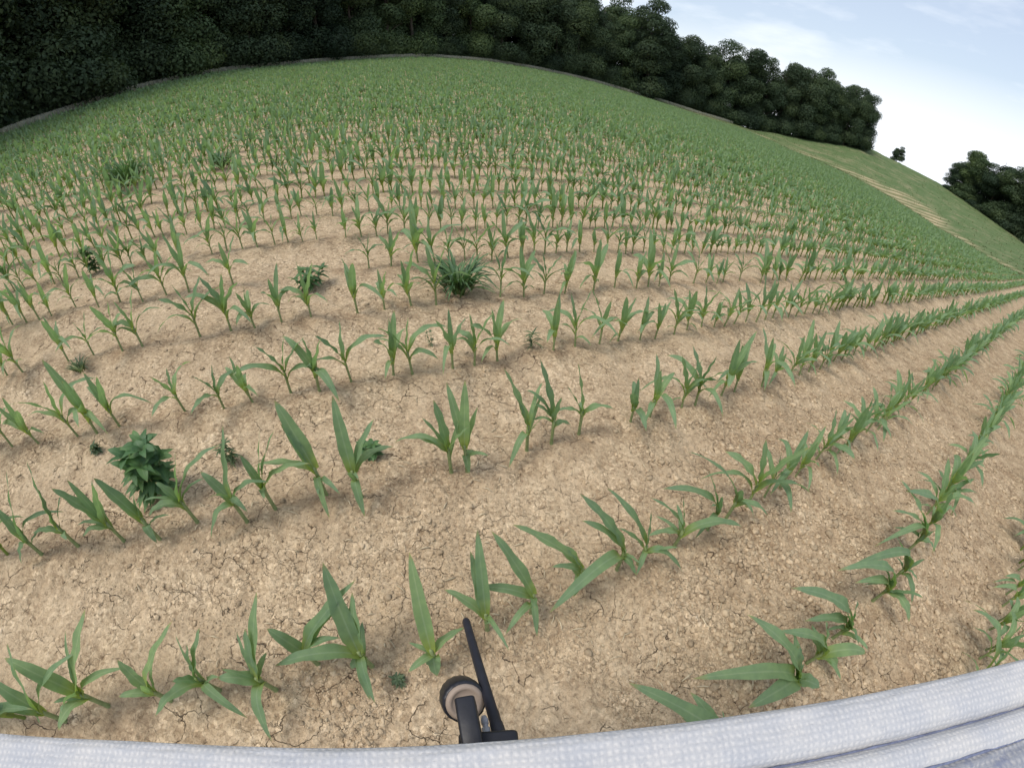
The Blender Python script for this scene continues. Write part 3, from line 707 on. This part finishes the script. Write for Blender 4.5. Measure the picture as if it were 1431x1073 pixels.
# ------------------------------------------------------------------ trees
def crown_arr(r_, H, Wd, base_frac, nl, leaf, per):
    """lobes of leaf-sized faces filling an uneven crown"""
    g = np.random.default_rng(r_.randrange(10**6)); lobes = []
    for i in range(nl):
        t = r_.random(); q = math.sqrt(r_.uniform(.12, 1)); a = r_.uniform(0, 6.28)
        wide = .62+.38*math.sin(math.pi*min(1, .15+.75*t))          # slightly narrower at foot and top
        rad = Wd*.36*wide*q; R_ = Wd*r_.uniform(.13, .235)
        ztop = H*(1-.34*q**2.2-.06*r_.random())-R_*.8
        z = H*base_frac+R_*.5+(ztop-H*base_frac-R_*.5)*t**.8
        if i < 16: z = H*base_frac+R_*r_.uniform(.3, .9); rad = Wd*.36*q
        lobes.append((rad*math.cos(a), rad*math.sin(a), z, R_))
    P = []; Nn = []; Tt = []
    for lx, ly, lz, R_ in lobes:
        m = int(per*(R_/(Wd*.145))**2)
        d = g.normal(size=(m, 3)); d[:, 2] += .35; d /= np.linalg.norm(d, axis=1)[:, None]
        rr = R_*(.45+.58*g.random(m)**.6)
        p = d*rr[:, None]*np.array([1.12, 1.12, .78])+np.array([lx, ly, lz]); P.append(p)
        nn = d+g.normal(0, .42, (m, 3)); nn[:, 2] += .25; Nn.append(nn/np.linalg.norm(nn, axis=1)[:, None])
        Tt.append(np.clip(r_.uniform(.0, 1.0)+g.normal(0, .18, m), 0, 1))
    P = np.concatenate(P); Nn = np.concatenate(Nn); Tt = np.concatenate(Tt); m = len(P)
    ax = g.normal(size=(m, 3)); s1 = np.cross(Nn, ax); s1 /= np.linalg.norm(s1, axis=1)[:, None]; s2 = np.cross(Nn, s1)
    L = leaf*g.uniform(.6, 1.35, m)[:, None]; Wl = L*g.uniform(.45, .75, m)[:, None]
    drop = Nn*L*.18
    V = np.stack([P-s1*L*.5-drop, P-s2*Wl*.5, P+s1*L*.5-drop, P+s2*Wl*.5], 1).reshape(-1, 3)
    Q = np.arange(m*4).reshape(-1, 4); c = np.stack([np.tile([.05, .5, .9, .5], m), np.full(m*4, .5), np.repeat(Tt, 4)], -1)
    return V, Q, c
def trunk_arr(r_, H, rad, Wd, fork):
    parts = []; top = np.array([r_.uniform(-.4, .4), r_.uniform(-.4, .4), H*.86])
    pts = [np.array([0, 0, -.3])]+[top*t+np.array([r_.uniform(-.12, .12), r_.uniform(-.12, .12), 0]) for t in (.02, .12, .3, .5, .7, 1)]
    parts.append(tube(pts, [rad*1.5, rad*1.25, rad, rad*.82, rad*.6, rad*.38, rad*.1], 9))
    for i in range(fork):
        t = r_.uniform(.22, .8); a = r_.uniform(0, 6.28); s = top*t; L = Wd*.42*r_.uniform(.6, 1)*(1.1-.5*t)
        e = s+np.array([L*math.cos(a), L*math.sin(a), L*r_.uniform(.35, .9)]); mid = (s+e)/2+np.array([0, 0, .1*L]); r0 = rad*(.5-.3*t)
        parts.append(tube([s, mid, e], [r0, r0*.65, r0*.15], 6))
    return join(parts)
TREES = []
for s in range(7):
    r_ = random.Random(40+s); H = 16.; Wd = r_.uniform(7.5, 9.5)
    V, Q, c = crown_arr(r_, H, Wd, .02 if s < 5 else .06, 56, .25, 480)
    cm = mesh("crown", V, Q, M_TREE, False, c)
    V, Q = trunk_arr(r_, H, .24, Wd, 9); tm = mesh("trunk", V, Q, M_BARK)
    TREES.append((cm, tm))
def tree(x, y, H, rot, kind, label, wid=1.0, group="trees along the edge of the woods", name="broadleaf_tree"):
    o = bpy.data.objects.new(name, None); COL.objects.link(o)
    o.location = (float(x), float(y), float(ground_z(x, y))-.1); o.rotation_euler = (0, 0, rot); s = H/16.; o.scale = (s*wid, s*wid, s)
    link("crown", TREES[kind][0], o); link("trunk", TREES[kind][1], o)
    tag(o, label, "tree", group); return o
r_ = random.Random(77)
edge = np.array([c for c in CREST if c[0] <= 1060], float)
def edge_pt(px, back): return at_dist(px, float(np.interp(px, edge[:, 0], edge[:, 1])), float(np.interp(px, edge[:, 0], edge[:, 2]))+back)
px = -330.0; i = 0; nfront = 0
front = []
while px < 905:
    front.append(px); d = np.interp(px, edge[:, 0], edge[:, 2])
    px += 4.6*r_.uniform(.8, 1.2)/d*560
for i, px in enumerate(front):
    P = edge_pt(px, 3.2+r_.uniform(-.8, 1.2))
    tree(P[0], P[1], r_.uniform(15, 19), r_.uniform(0, 6.28), r_.randrange(7), "dark leafy tree, %s of the front line of the woods counting from the dark corner" % ordinal(i+1), r_.uniform(.9, 1.1))
px = -300.0; i = 0
while px < 900:
    P = edge_pt(px, 9.5+r_.uniform(-1.5, 2)); i += 1
    tree(P[0], P[1], r_.uniform(18, 22), r_.uniform(0, 6.28), r_.randrange(7), "taller dark tree, %s of the second line of the woods, behind the front trees" % ordinal(i), r_.uniform(1.0, 1.2))
    px += 6.3*r_.uniform(.8, 1.2)/np.interp(px, edge[:, 0], edge[:, 2])*560
# the line of single trees running down to the open sky: base pixel, distance, top pixel
LINE = [(925, 141, 90, 18), (950, 149, 92, 32), (978, 158, 94, 46), (1005, 167, 97, 40), (1032, 174, 99, 48), (1062, 182, 102, 72), (1085, 187, 104, 68), (1110, 192, 106, 76),
        (1132, 195, 108, 84), (1155, 199, 110, 104), (1178, 203, 112, 102), (1199, 206, 114, 118)]
LW = ["tall tree stepping down from the woods against the white sky", "dense tree filling the notch below the tall corner tree", "round-topped dark tree, third from the woods' tall corner", "broad high-crowned tree above the middle of the corn's top edge",
      "dark tree with a flat shoulder beside the broad high-crowned tree", "lower tree in a dip of the skyline", "tree with a peaked crown after the skyline's dip", "widest crown near the end of the tree line",
      "rounded tree tucked beside the widest crown", "lower rounded tree near the end of the tree line", "last but one tree of the line, next to the open sky", "last tree of the line, standing above the grass slope"]
def elev_height(px, py, P):
    d = ray(px, py); e = d[2]/math.hypot(d[0], d[1]); return CAMH+e*math.hypot(P[0], P[1])-float(ground_z(P[0], P[1]))
for i, (bx, by, dd, ty) in enumerate(LINE):
    P = at_dist(bx, by, dd); H = max(6, elev_height(bx+9, ty, P))
    tree(P[0], P[1], H*1.02, r_.uniform(0, 6.28), r_.randrange(7), LW[i], r_.uniform(.85, 1.05), "trees stepping down to the open sky")
    if i < 11:
        P2 = at_dist(bx+14, by+2, dd+6); tree(P2[0], P2[1], H*r_.uniform(.85, .97), r_.uniform(0, 6.28), r_.randrange(7), "dark tree showing between the crowns behind the %s tree of the line" % ordinal(i+1), 1.0, "trees stepping down to the open sky")
CLUST = [(1332, 268, 126, 226, "first tree of the far clump, low and ragged at its open side"), (1352, 282, 125, 205, "tallest round tree of the far clump on the hill"), (1378, 299, 122, 216, "middle tree of the far clump on the hill"),
         (1402, 316, 118, 222, "dark tree past the middle of the far hill clump"), (1428, 335, 114, 226, "tree of the far hill clump cut by the frame's edge"), (1458, 358, 110, 240, "tree of the far hill clump just beyond the frame's edge")]
for i, (bx, by, dd, ty, lb) in enumerate(CLUST):
    P = at_dist(bx, by, dd); H = max(5, elev_height(bx+6, ty, P))*1.14; tree(P[0], P[1], H, r_.uniform(0, 6.28), (2, 4, 1, 2, 4, 1)[i], lb, r_.uniform(1.4, 1.55), "trees in the far hill clump")
for bx, by, dd, hh, lb in ((1345, 280, 134, 13.5, "first tree standing behind the far clump on the hill"), (1390, 310, 130, 13.5, "second tree standing behind the far clump on the hill"), (1420, 332, 124, 13, "third tree standing behind the far clump on the hill")):
    P = at_dist(bx, by, dd); tree(P[0], P[1], hh, r_.uniform(0, 6.28), r_.randrange(5), lb, 1.5, "trees in the far hill clump")
P = at_dist(1253, 226, 150); H = elev_height(1257, 204, P); tree(P[0], P[1], max(3, H)*1.2, 1.0, 5, "single small round tree alone on the far grass crest", 1.15, "lone tree")

# woods behind the front trees: a deep uncountable mass of leaves
def build_mass(name, label, cat, n, fn, leaf, mat, tint=(.1, .55)):
    g = np.random.default_rng(11); P = fn(g, n); m = len(P)
    Nn = g.normal(size=(m, 3)); Nn[:, 2] += .6; Nn /= np.linalg.norm(Nn, axis=1)[:, None]
    s1 = np.cross(Nn, g.normal(size=(m, 3))); s1 /= np.linalg.norm(s1, axis=1)[:, None]; s2 = np.cross(Nn, s1)
    L = leaf*g.uniform(.6, 1.4, m)[:, None]; Wl = L*.6
    V = np.stack([P-s1*L*.5, P-s2*Wl*.5, P+s1*L*.5, P+s2*Wl*.5], 1).reshape(-1, 3)
    c = np.stack([np.tile([.05, .5, .9, .5], m), np.full(m*4, .5), np.repeat(g.uniform(*tint, m), 4)], -1)
    o = link(name, mesh(name, V, np.arange(m*4).reshape(-1, 4), mat, False, c)); tag(o, label, cat, kind='stuff')
def mass_fn(g, n):
    px = g.uniform(-330, 1000, n); k = g.uniform(13, 22, n); out = []
    ex = np.interp(px, edge[:, 0], edge[:, 1]); ed = np.interp(px, edge[:, 0], edge[:, 2])
    for a, b, c, kk, t in zip(px, ex, ed, k, g.random(n)):
        P = at_dist(a, b, c+kk); z = ground_z(P[0], P[1]); out.append((P[0], P[1], float(z)+t*15*min(1, max(.5, (1010-a)/220))))
    return np.array(out)
build_mass("woods", "deep dark mass of leaves inside the woods behind the front trees", "woods", 46000, mass_fn, 1.15, M_TREE, (.0, .35))
def under_fn(g, n):
    px = g.uniform(-330, 1490, n); px = np.where((px > 1205) & (px < 1320), px-400, px); k = np.abs(g.normal(0, 1.5, n)); out = []
    ec = np.array(CREST, float); L_ = np.array([(b[0], b[1], b[2]) for b in LINE], float); full = np.r_[edge[edge[:, 0] < 915], L_, [[1215, 207, 122], [1322, 262, 127], [1431, 338, 113], [1500, 392, 103]]]
    ex = np.interp(px, full[:, 0], full[:, 1]); ed = np.interp(px, full[:, 0], full[:, 2])
    for a, b, c, kk, t, w in zip(px, ex, ed, k, g.random(n), g.random(n)):
        P = at_dist(a, b, c+1.2+kk); z = float(ground_z(P[0], P[1])); hh = 1.3+1.6*abs(math.sin(a*.071)+.6*math.sin(a*.193))+(1.0 if a > 900 else 0)
        out.append((P[0], P[1], z+t*hh))
    return np.array(out)
build_mass("undergrowth", "dark brush filling in under the trees along the field's edge", "undergrowth", 80000, under_fn, .24, M_TREE, (.1, .75))

# rough grass: along the field's far margin and over the slope beyond
def build_grass():
    g = np.random.default_rng(5); VV = []; n = 30000
    az = g.uniform(R(-72), R(66), n); fe = field_edge(az); ce = np.maximum(crest_edge(az), fe+1.5)
    strip = g.random(n) < .55
    d = np.where(strip, fe+g.uniform(-.3, 2.2, n), fe+(ce+6-fe)*g.random(n))
    x, y = d*np.sin(az), d*np.cos(az); z = ground_z(x, y); a = g.uniform(0, 6.28, n); h = g.uniform(.06, .20, n); w = g.uniform(.03, .08, n); ln = g.normal(0, .12, (n, 2))
    P = np.stack([x, y, z-.02], -1); s = np.stack([np.cos(a), np.sin(a), 0*a], -1)*w[:, None]; top = P+np.stack([ln[:, 0], ln[:, 1], h], -1); mid = (P+top)/2+s*.2
    V = np.stack([P-s, P+s, mid+s*.8, top, mid-s*.8], 1).reshape(-1, 3); b = (np.arange(n)*5)[:, None]
    Q = np.concatenate([b+np.array([[0, 1, 2, 4]]), b+np.array([[4, 2, 3, 3]])])[:, :]
    Q4 = (b+np.array([[0, 1, 2, 4]])); T3 = (b+np.array([[4, 2, 3]]))
    me = mesh("grass", V, [tuple(q) for q in Q4]+[tuple(q) for q in T3], M_GRASS, False, np.stack([np.tile([.1, .1, .5, 1, .5], n), np.full(n*5, .5), np.repeat(g.uniform(.2, .9, n), 5)], -1))
    tag(link("grass", me), "rough olive grass on the slope beyond the corn and along its far margin", "grass", kind='stuff')
build_grass()
def build_margin():
    g = np.random.default_rng(8); n = 26000; az = g.uniform(R(-76), R(26), n); d = crest_edge(az)+g.uniform(-.5, .9, n); x, y = d*np.sin(az), d*np.cos(az); z = ground_z(x, y)
    h = g.uniform(.36, .50, n); a = g.uniform(0, 6.28, n); w = g.uniform(.012, .03, n); ln = g.normal(0, .12, (n, 2)); P = np.stack([x, y, z-.02], -1)
    s_ = np.stack([np.cos(a), np.sin(a), 0*a], -1)*w[:, None]; top = P+np.stack([ln[:, 0], ln[:, 1], h], -1)
    V = np.stack([P-s_, P+s_, top+s_*.5, top-s_*.5], 1).reshape(-1, 3)
    tag(link("dry_grass_haze", mesh("dry_grass_haze", V, np.arange(n*4).reshape(-1, 4), M_DRYHAZE, False, np.stack([np.tile([.1, .1, .9, .9], n), np.full(n*4, .5), np.repeat(g.uniform(.2, .9, n), 4)], -1))),
        "thin pale line of dry grass and painted haze along the field's far edge under the woods", "dry grass", kind='stuff')
build_margin()

# ------------------------------------------------------------------ pale denim garment under the lens
def make_denim(name, base, fleck, scale=1.0, mottled=0.0):
    m, t, b, o = newmat(name)
    tcd = nd(t, 'ShaderNodeAttribute', attribute_name='tint')      # r, g = metres along / across the cloth (x10)
    mp_ = nd(t, 'ShaderNodeMapping'); mp_.inputs['Scale'].default_value = (1, 1, 1); t.links.new(tcd.outputs['Vector'], mp_.inputs[0])
    w1 = nd(t, 'ShaderNodeTexWave', wave_type='BANDS', bands_direction='X'); w1.inputs['Scale'].default_value = 6.6*scale; w1.inputs['Distortion'].default_value = 3.2; w1.inputs['Detail'].default_value = 3; w1.inputs['Detail Scale'].default_value = 2.2
    w2 = nd(t, 'ShaderNodeTexWave', wave_type='BANDS', bands_direction='Y'); w2.inputs['Scale'].default_value = 6.6*scale; w2.inputs['Distortion'].default_value = 3.2; w2.inputs['Detail'].default_value = 3; w2.inputs['Detail Scale'].default_value = 2.2
    t.links.new(mp_.outputs[0], w1.inputs['Vector']); t.links.new(mp_.outputs[0], w2.inputs['Vector'])
    def thread(sx_, sy_):
        m_ = nd(t, 'ShaderNodeMapping'); m_.inputs['Scale'].default_value = (sx_, sy_, 1); t.links.new(tcd.outputs['Vector'], m_.inputs[0]); return noise(t, m_.outputs[0], 1.0, 3, .7)
    th = mth(t, 'ADD', mth(t, 'MULTIPLY', thread(8, 48), .5), mth(t, 'MULTIPLY', thread(48, 8), .5))
    wf = mth(t, 'ADD', mth(t, 'MULTIPLY', mth(t, 'MULTIPLY', w1.outputs['Fac'], w2.outputs['Fac']), .55), mth(t, 'MULTIPLY', mth(t, 'SUBTRACT', th, .32), 1.5), True)
    pos = nd(t, 'ShaderNodeTexCoord').outputs['Object']
    big = noise(t, pos, 22, 5, .65)
    c = mixc(t, ramp(t, [(.08, (0, 0, 0)), (.85, (1, 1, 1))], wf), fleck, base)
    c = mixc(t, .5, c, ramp(t, [(.3, (.72, .78, .88)), (.65, (1.12, 1.1, 1.06))], big), 'MULTIPLY')
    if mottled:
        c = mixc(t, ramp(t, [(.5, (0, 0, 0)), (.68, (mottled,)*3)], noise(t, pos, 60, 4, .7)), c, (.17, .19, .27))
    t.links.new(c, b.inputs['Base Color']); b.inputs['Roughness'].default_value = .9; b.inputs['Specular IOR Level'].default_value = .1
    bump(t, b, mth(t, 'ADD', wf, mth(t, 'MULTIPLY', big, .8)), .35, .0022)
    return m
M_DENIM = make_denim("pale_denim", (.57, .555, .54), (.415, .42, .435))
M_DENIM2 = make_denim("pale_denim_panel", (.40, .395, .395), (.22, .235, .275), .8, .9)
M_THREAD = simple("blue_thread", (.15, .17, .25), .8, .3, 200)
EDGE = [(-70, 1014), (0, 1023), (150, 1030), (300, 1037), (550, 1040), (720, 1030), (850, 1018), (1000, 1000), (1100, 986), (1250, 959), (1431, 918), (1480, 906)]
def build_garment():
    E = np.array([at_depth(x, y, .30) for x, y in EDGE])
    # extend well past both sides and resample
    E = np.r_[[E[0]+(E[0]-E[1])*6], E, [E[-1]+(E[-1]-E[-2])*3]]
    L = np.r_[0, np.cumsum(np.linalg.norm(np.diff(E, axis=0), axis=1))]; n = 260; l = np.linspace(0, L[-1], n)
    C = np.stack([np.interp(l, L, E[:, k]) for k in range(3)], -1)
    for _ in range(60): C[1:-1] = .5*C[1:-1]+.25*(C[:-2]+C[2:])
    T = np.gradient(C, axis=0); T /= np.linalg.norm(T, axis=1)[:, None]
    B = np.cross(T, UPV); B = -B/np.linalg.norm(B, axis=1)[:, None]           # towards the wearer
    if B[n//2, 1] > 0: B = -B
    root = bpy.data.objects.new("denim_garment", None); COL.objects.link(root); org = C[n//2]; root.location = [float(q) for q in org]
    tag(root, "pale blue denim garment edge with a thick stitched hem at the camera's foot", "garment")
    def sheet(name, prof, mat, wob=.0015):
        """prof: list of (distance back from the edge, height) swept along the edge"""
        pr = np.array(prof, float); k = len(pr); al = np.r_[0, np.cumsum(np.hypot(*np.diff(pr, axis=0).T))]
        V = np.zeros((n, k, 3)); cc_ = np.zeros((n, k, 3))
        for j in range(k):
            wv = wob*perlin(l*28+j*.13, np.full(n, j*.35+3.1))
            V[:, j] = C+B*pr[j, 0]+UPV*(pr[j, 1]+wv[:, None]); cc_[:, j, 0] = l*10; cc_[:, j, 1] = al[j]*10
        idx = np.arange(n*k).reshape(n, k); Q = np.stack([idx[:-1, :-1], idx[1:, :-1], idx[1:, 1:], idx[:-1, 1:]], -1).reshape(-1, 4)
        return link(name, mesh(name, (V-org).reshape(-1, 3), Q, mat, True, cc_.reshape(-1, 3)), root)
    a = np.linspace(R(-80), R(90), 14)
    hem = [(.060, -.016), (.03, -.0165)]+[(.010-.010*math.cos(q), -.007+.0085*math.sin(q)) for q in a]+[(.016, .0022), (.024, .0022), (.030, .0008), (.0345, -.003), (.0365, -.0075), (.0385, -.011)]
    sheet("hem", hem, M_DENIM, .0022)
    band = [(.0375, -.0112), (.0392, -.006), (.0412, -.0022), (.044, .0005), (.050, .001), (.056, .0), (.0595, -.002), (.0615, -.0045), (.0615, -.012)]
    sheet("seam_band", band, M_DENIM, .0022)
    panel = [(.0605, -.0062), (.064, -.004), (.07, -.003), (.085, -.003), (.11, -.006), (.15, -.016), (.19, -.045), (.215, -.09), (.225, -.15), (.225, -.26), (.22, -.38), (.205, -.50)]
    pan = []
    for i in range(len(panel)-1):
        for t in (0, .34, .67): pan.append((panel[i][0]*(1-t)+panel[i+1][0]*t, panel[i][1]*(1-t)+panel[i+1][1]*t))
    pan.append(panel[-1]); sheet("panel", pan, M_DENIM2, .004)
    # thread lying in the groove and along the second seam
    for off, h, rad in ((.0380, -.0088, .0015), (.0608, -.0036, .0014)):
        p = [C[i]+B[i]*off+UPV*(h+.0022*perlin(np.array([l[i]*28+17*.13]), np.array([17*.35+3.1]))[0])-org for i in range(n)]
        V, Q = tube(p, [rad*(.55+.45*abs(math.sin(i*.9))) for i in range(n)], 6); link("stitching", mesh("stitching", V, Q, M_THREAD), root)
build_garment()

# ------------------------------------------------------------------ handheld radio poking out past the hem
M_RADIO = simple("dark_radio_plastic", (.014, .015, .021), .42, .25, 90, .15, .4)
M_RUBBER = simple("antenna_rubber", (.020, .021, .030), .5, .2, 60, .1, .35)
M_TAUPE = simple("taupe_plastic", (.33, .262, .21), .6, .14, 30, .2, .3)
M_METAL = simple("grey_metal", (.35, .35, .37), .35, .2, 80)
def frame_of(zdir, xhint):
    z = _unit(zdir); x = _unit(xhint-z*np.dot(xhint, z)); return x, np.cross(z, x), z
def lathe(prof, n, O, x, y, z, sx=1.0, sy=1.0):
    V = []; Q = []
    for (r, h) in prof:
        for k in range(n):
            a = 2*math.pi*k/n; V.append(O+x*r*math.cos(a)*sx+y*r*math.sin(a)*sy+z*h)
    for i in range(len(prof)-1):
        for k in range(n):
            k2 = (k+1) % n; Q.append((i*n+k, i*n+k2, (i+1)*n+k2, (i+1)*n+k))
    return np.array(V), Q
def rbox(O, x, y, z, w, d, h, bev):
    """box standing on O along z with bevelled edges (w along x, d along y)"""
    V = []; Q = []
    def ring(ww, dd, zz, c):
        pts = []
        for sx_, sy_ in ((1, 1), (-1, 1), (-1, -1), (1, -1)):
            for q in range(4):
                a = {(1, 1): 0, (-1, 1): 90, (-1, -1): 180, (1, -1): 270}[(sx_, sy_)]+q*30
                pts.append(O+x*(sx_*(ww/2-c)+c*math.cos(R(a)))+y*(sy_*(dd/2-c)+c*math.sin(R(a)))+z*zz)
        return pts
    rows = [(w, d, 0), (w, d, h-bev)]+[(w-2*bev*(1-math.cos(R(a))), d-2*bev*(1-math.cos(R(a))), h-bev+bev*math.sin(R(a))) for a in (25, 50, 75, 90)]
    for ww, dd, zz in rows: V += ring(ww, dd, zz, min(bev*1.4, .004))
    for i in range(len(rows)-1):
        for k in range(16):
            k2 = (k+1) % 16; Q.append((i*16+k, i*16+k2, (i+1)*16+k2, (i+1)*16+k))
    Q.append(tuple((len(rows)-1)*16+k for k in range(16))); Q.append(tuple(range(15, -1, -1)))
    return np.array(V), Q
def build_radio():
    base = at_depth(700, 1030, .385); tipA = at_depth(651, 866, .47); tipB = at_depth(695, 1016, .395)
    root = bpy.data.objects.new("handheld_radio", None); COL.objects.link(root); root.location = [float(q) for q in base]
    tag(root, "dark handheld radio with a tapered antenna and round taupe knob below the denim hem", "radio")
    def add(name, parts, mat, parent=root, sm=True):
        V, Q = join(parts); o = link(name, mesh(name, V-base, Q, mat, sm), parent)
        return o
    axis = _unit(tipA-tipB); xr = _unit(np.cross(axis, UPV)); upn = np.cross(xr, axis)
    # antenna: tapered, rounded tip, thicker foot
    La = np.linalg.norm(tipA-tipB); prof = [(.0056, -.03), (.0056, 0), (.0055, .004), (.0050, .0055), (.0051, .012), (.0049, .02)]+[(.0049-.0007*t, .02+(La-.024)*t) for t in (.25, .5, .75, 1)]+[(.0039, La-.001), (.0028, La+.0008), (.0010, La+.0018), (.0001, La+.0019)]
    ant = add("antenna", [lathe(prof, 20, tipB, xr, np.cross(axis, xr), axis)], M_RUBBER)
    # main block, seen end-on beside the antenna
    b0 = at_depth(667, 1072, .37); b1 = at_depth(650, 977, .375)
    ax = _unit(b1-b0); bx_, by_, bz_ = frame_of(ax, xr); Lb = np.linalg.norm(b1-b0)
    add("body", [rbox(b0-bz_*.06, bx_, by_, bz_, .0158, .022, Lb+.06, .0018)], M_RADIO)
    # top plate joining block and antenna foot
    t0 = at_depth(686, 1075, .39); t1 = at_depth(683, 1026, .393); ax2 = _unit(t1-t0); x2, y2, z2 = frame_of(ax2, xr)
    add("shoulder", [rbox(t0-z2*.055, x2, y2, z2, .046, .030, np.linalg.norm(t1-t0)+.055, .003)], M_RADIO)
    # small metal socket between them
    m0 = at_depth(680, 1024, .392); m1 = at_depth(676, 1000, .396); ax3 = _unit(m1-m0); x3, y3, z3 = frame_of(ax3, xr)
    Lm = np.linalg.norm(m1-m0); add("socket", [lathe([(.0034, -.01), (.0034, Lm*.3), (.0024, Lm*.34), (.0024, Lm*.5), (.0031, Lm*.54), (.0031, Lm*.8), (.0020, Lm), (.0002, Lm)], 14, m0, x3, y3, z3)], M_METAL)
    # broad round knob: dark ribbed rim, taupe domed cap
    kc = at_depth(649, 980, .415); kn = _unit(_unit(CAMP-kc)+np.array([.26, -.34, 0]))
    kx, ky, kz = frame_of(kn, xr); rk = .0192
    rim = [(rk*.80, -.024), (rk*.98, -.022), (rk*1.04, -.014), (rk*1.04, -.002), (rk*.99, .002), (rk*.90, .0025)]
    Vr, Qr = lathe(rim, 72, kc, kx, ky, kz)
    for i in range(len(Vr)):
        if (i % 72) % 4 < 2: Vr[i] = kc+(Vr[i]-kc)*np.array([1, 1, 1])*.985
    rimo = add("knob", [(Vr, Qr)], M_RADIO)
    add("knob_cap", [lathe([(rk*.90, -.001), (rk*.885, .003), (rk*.80, .0052), (rk*.66, .0055), (rk*.62, .0040), (rk*.35, .0036), (.0002, .0036)], 48, kc, kx, ky, kz)], M_TAUPE, rimo)
build_radio()
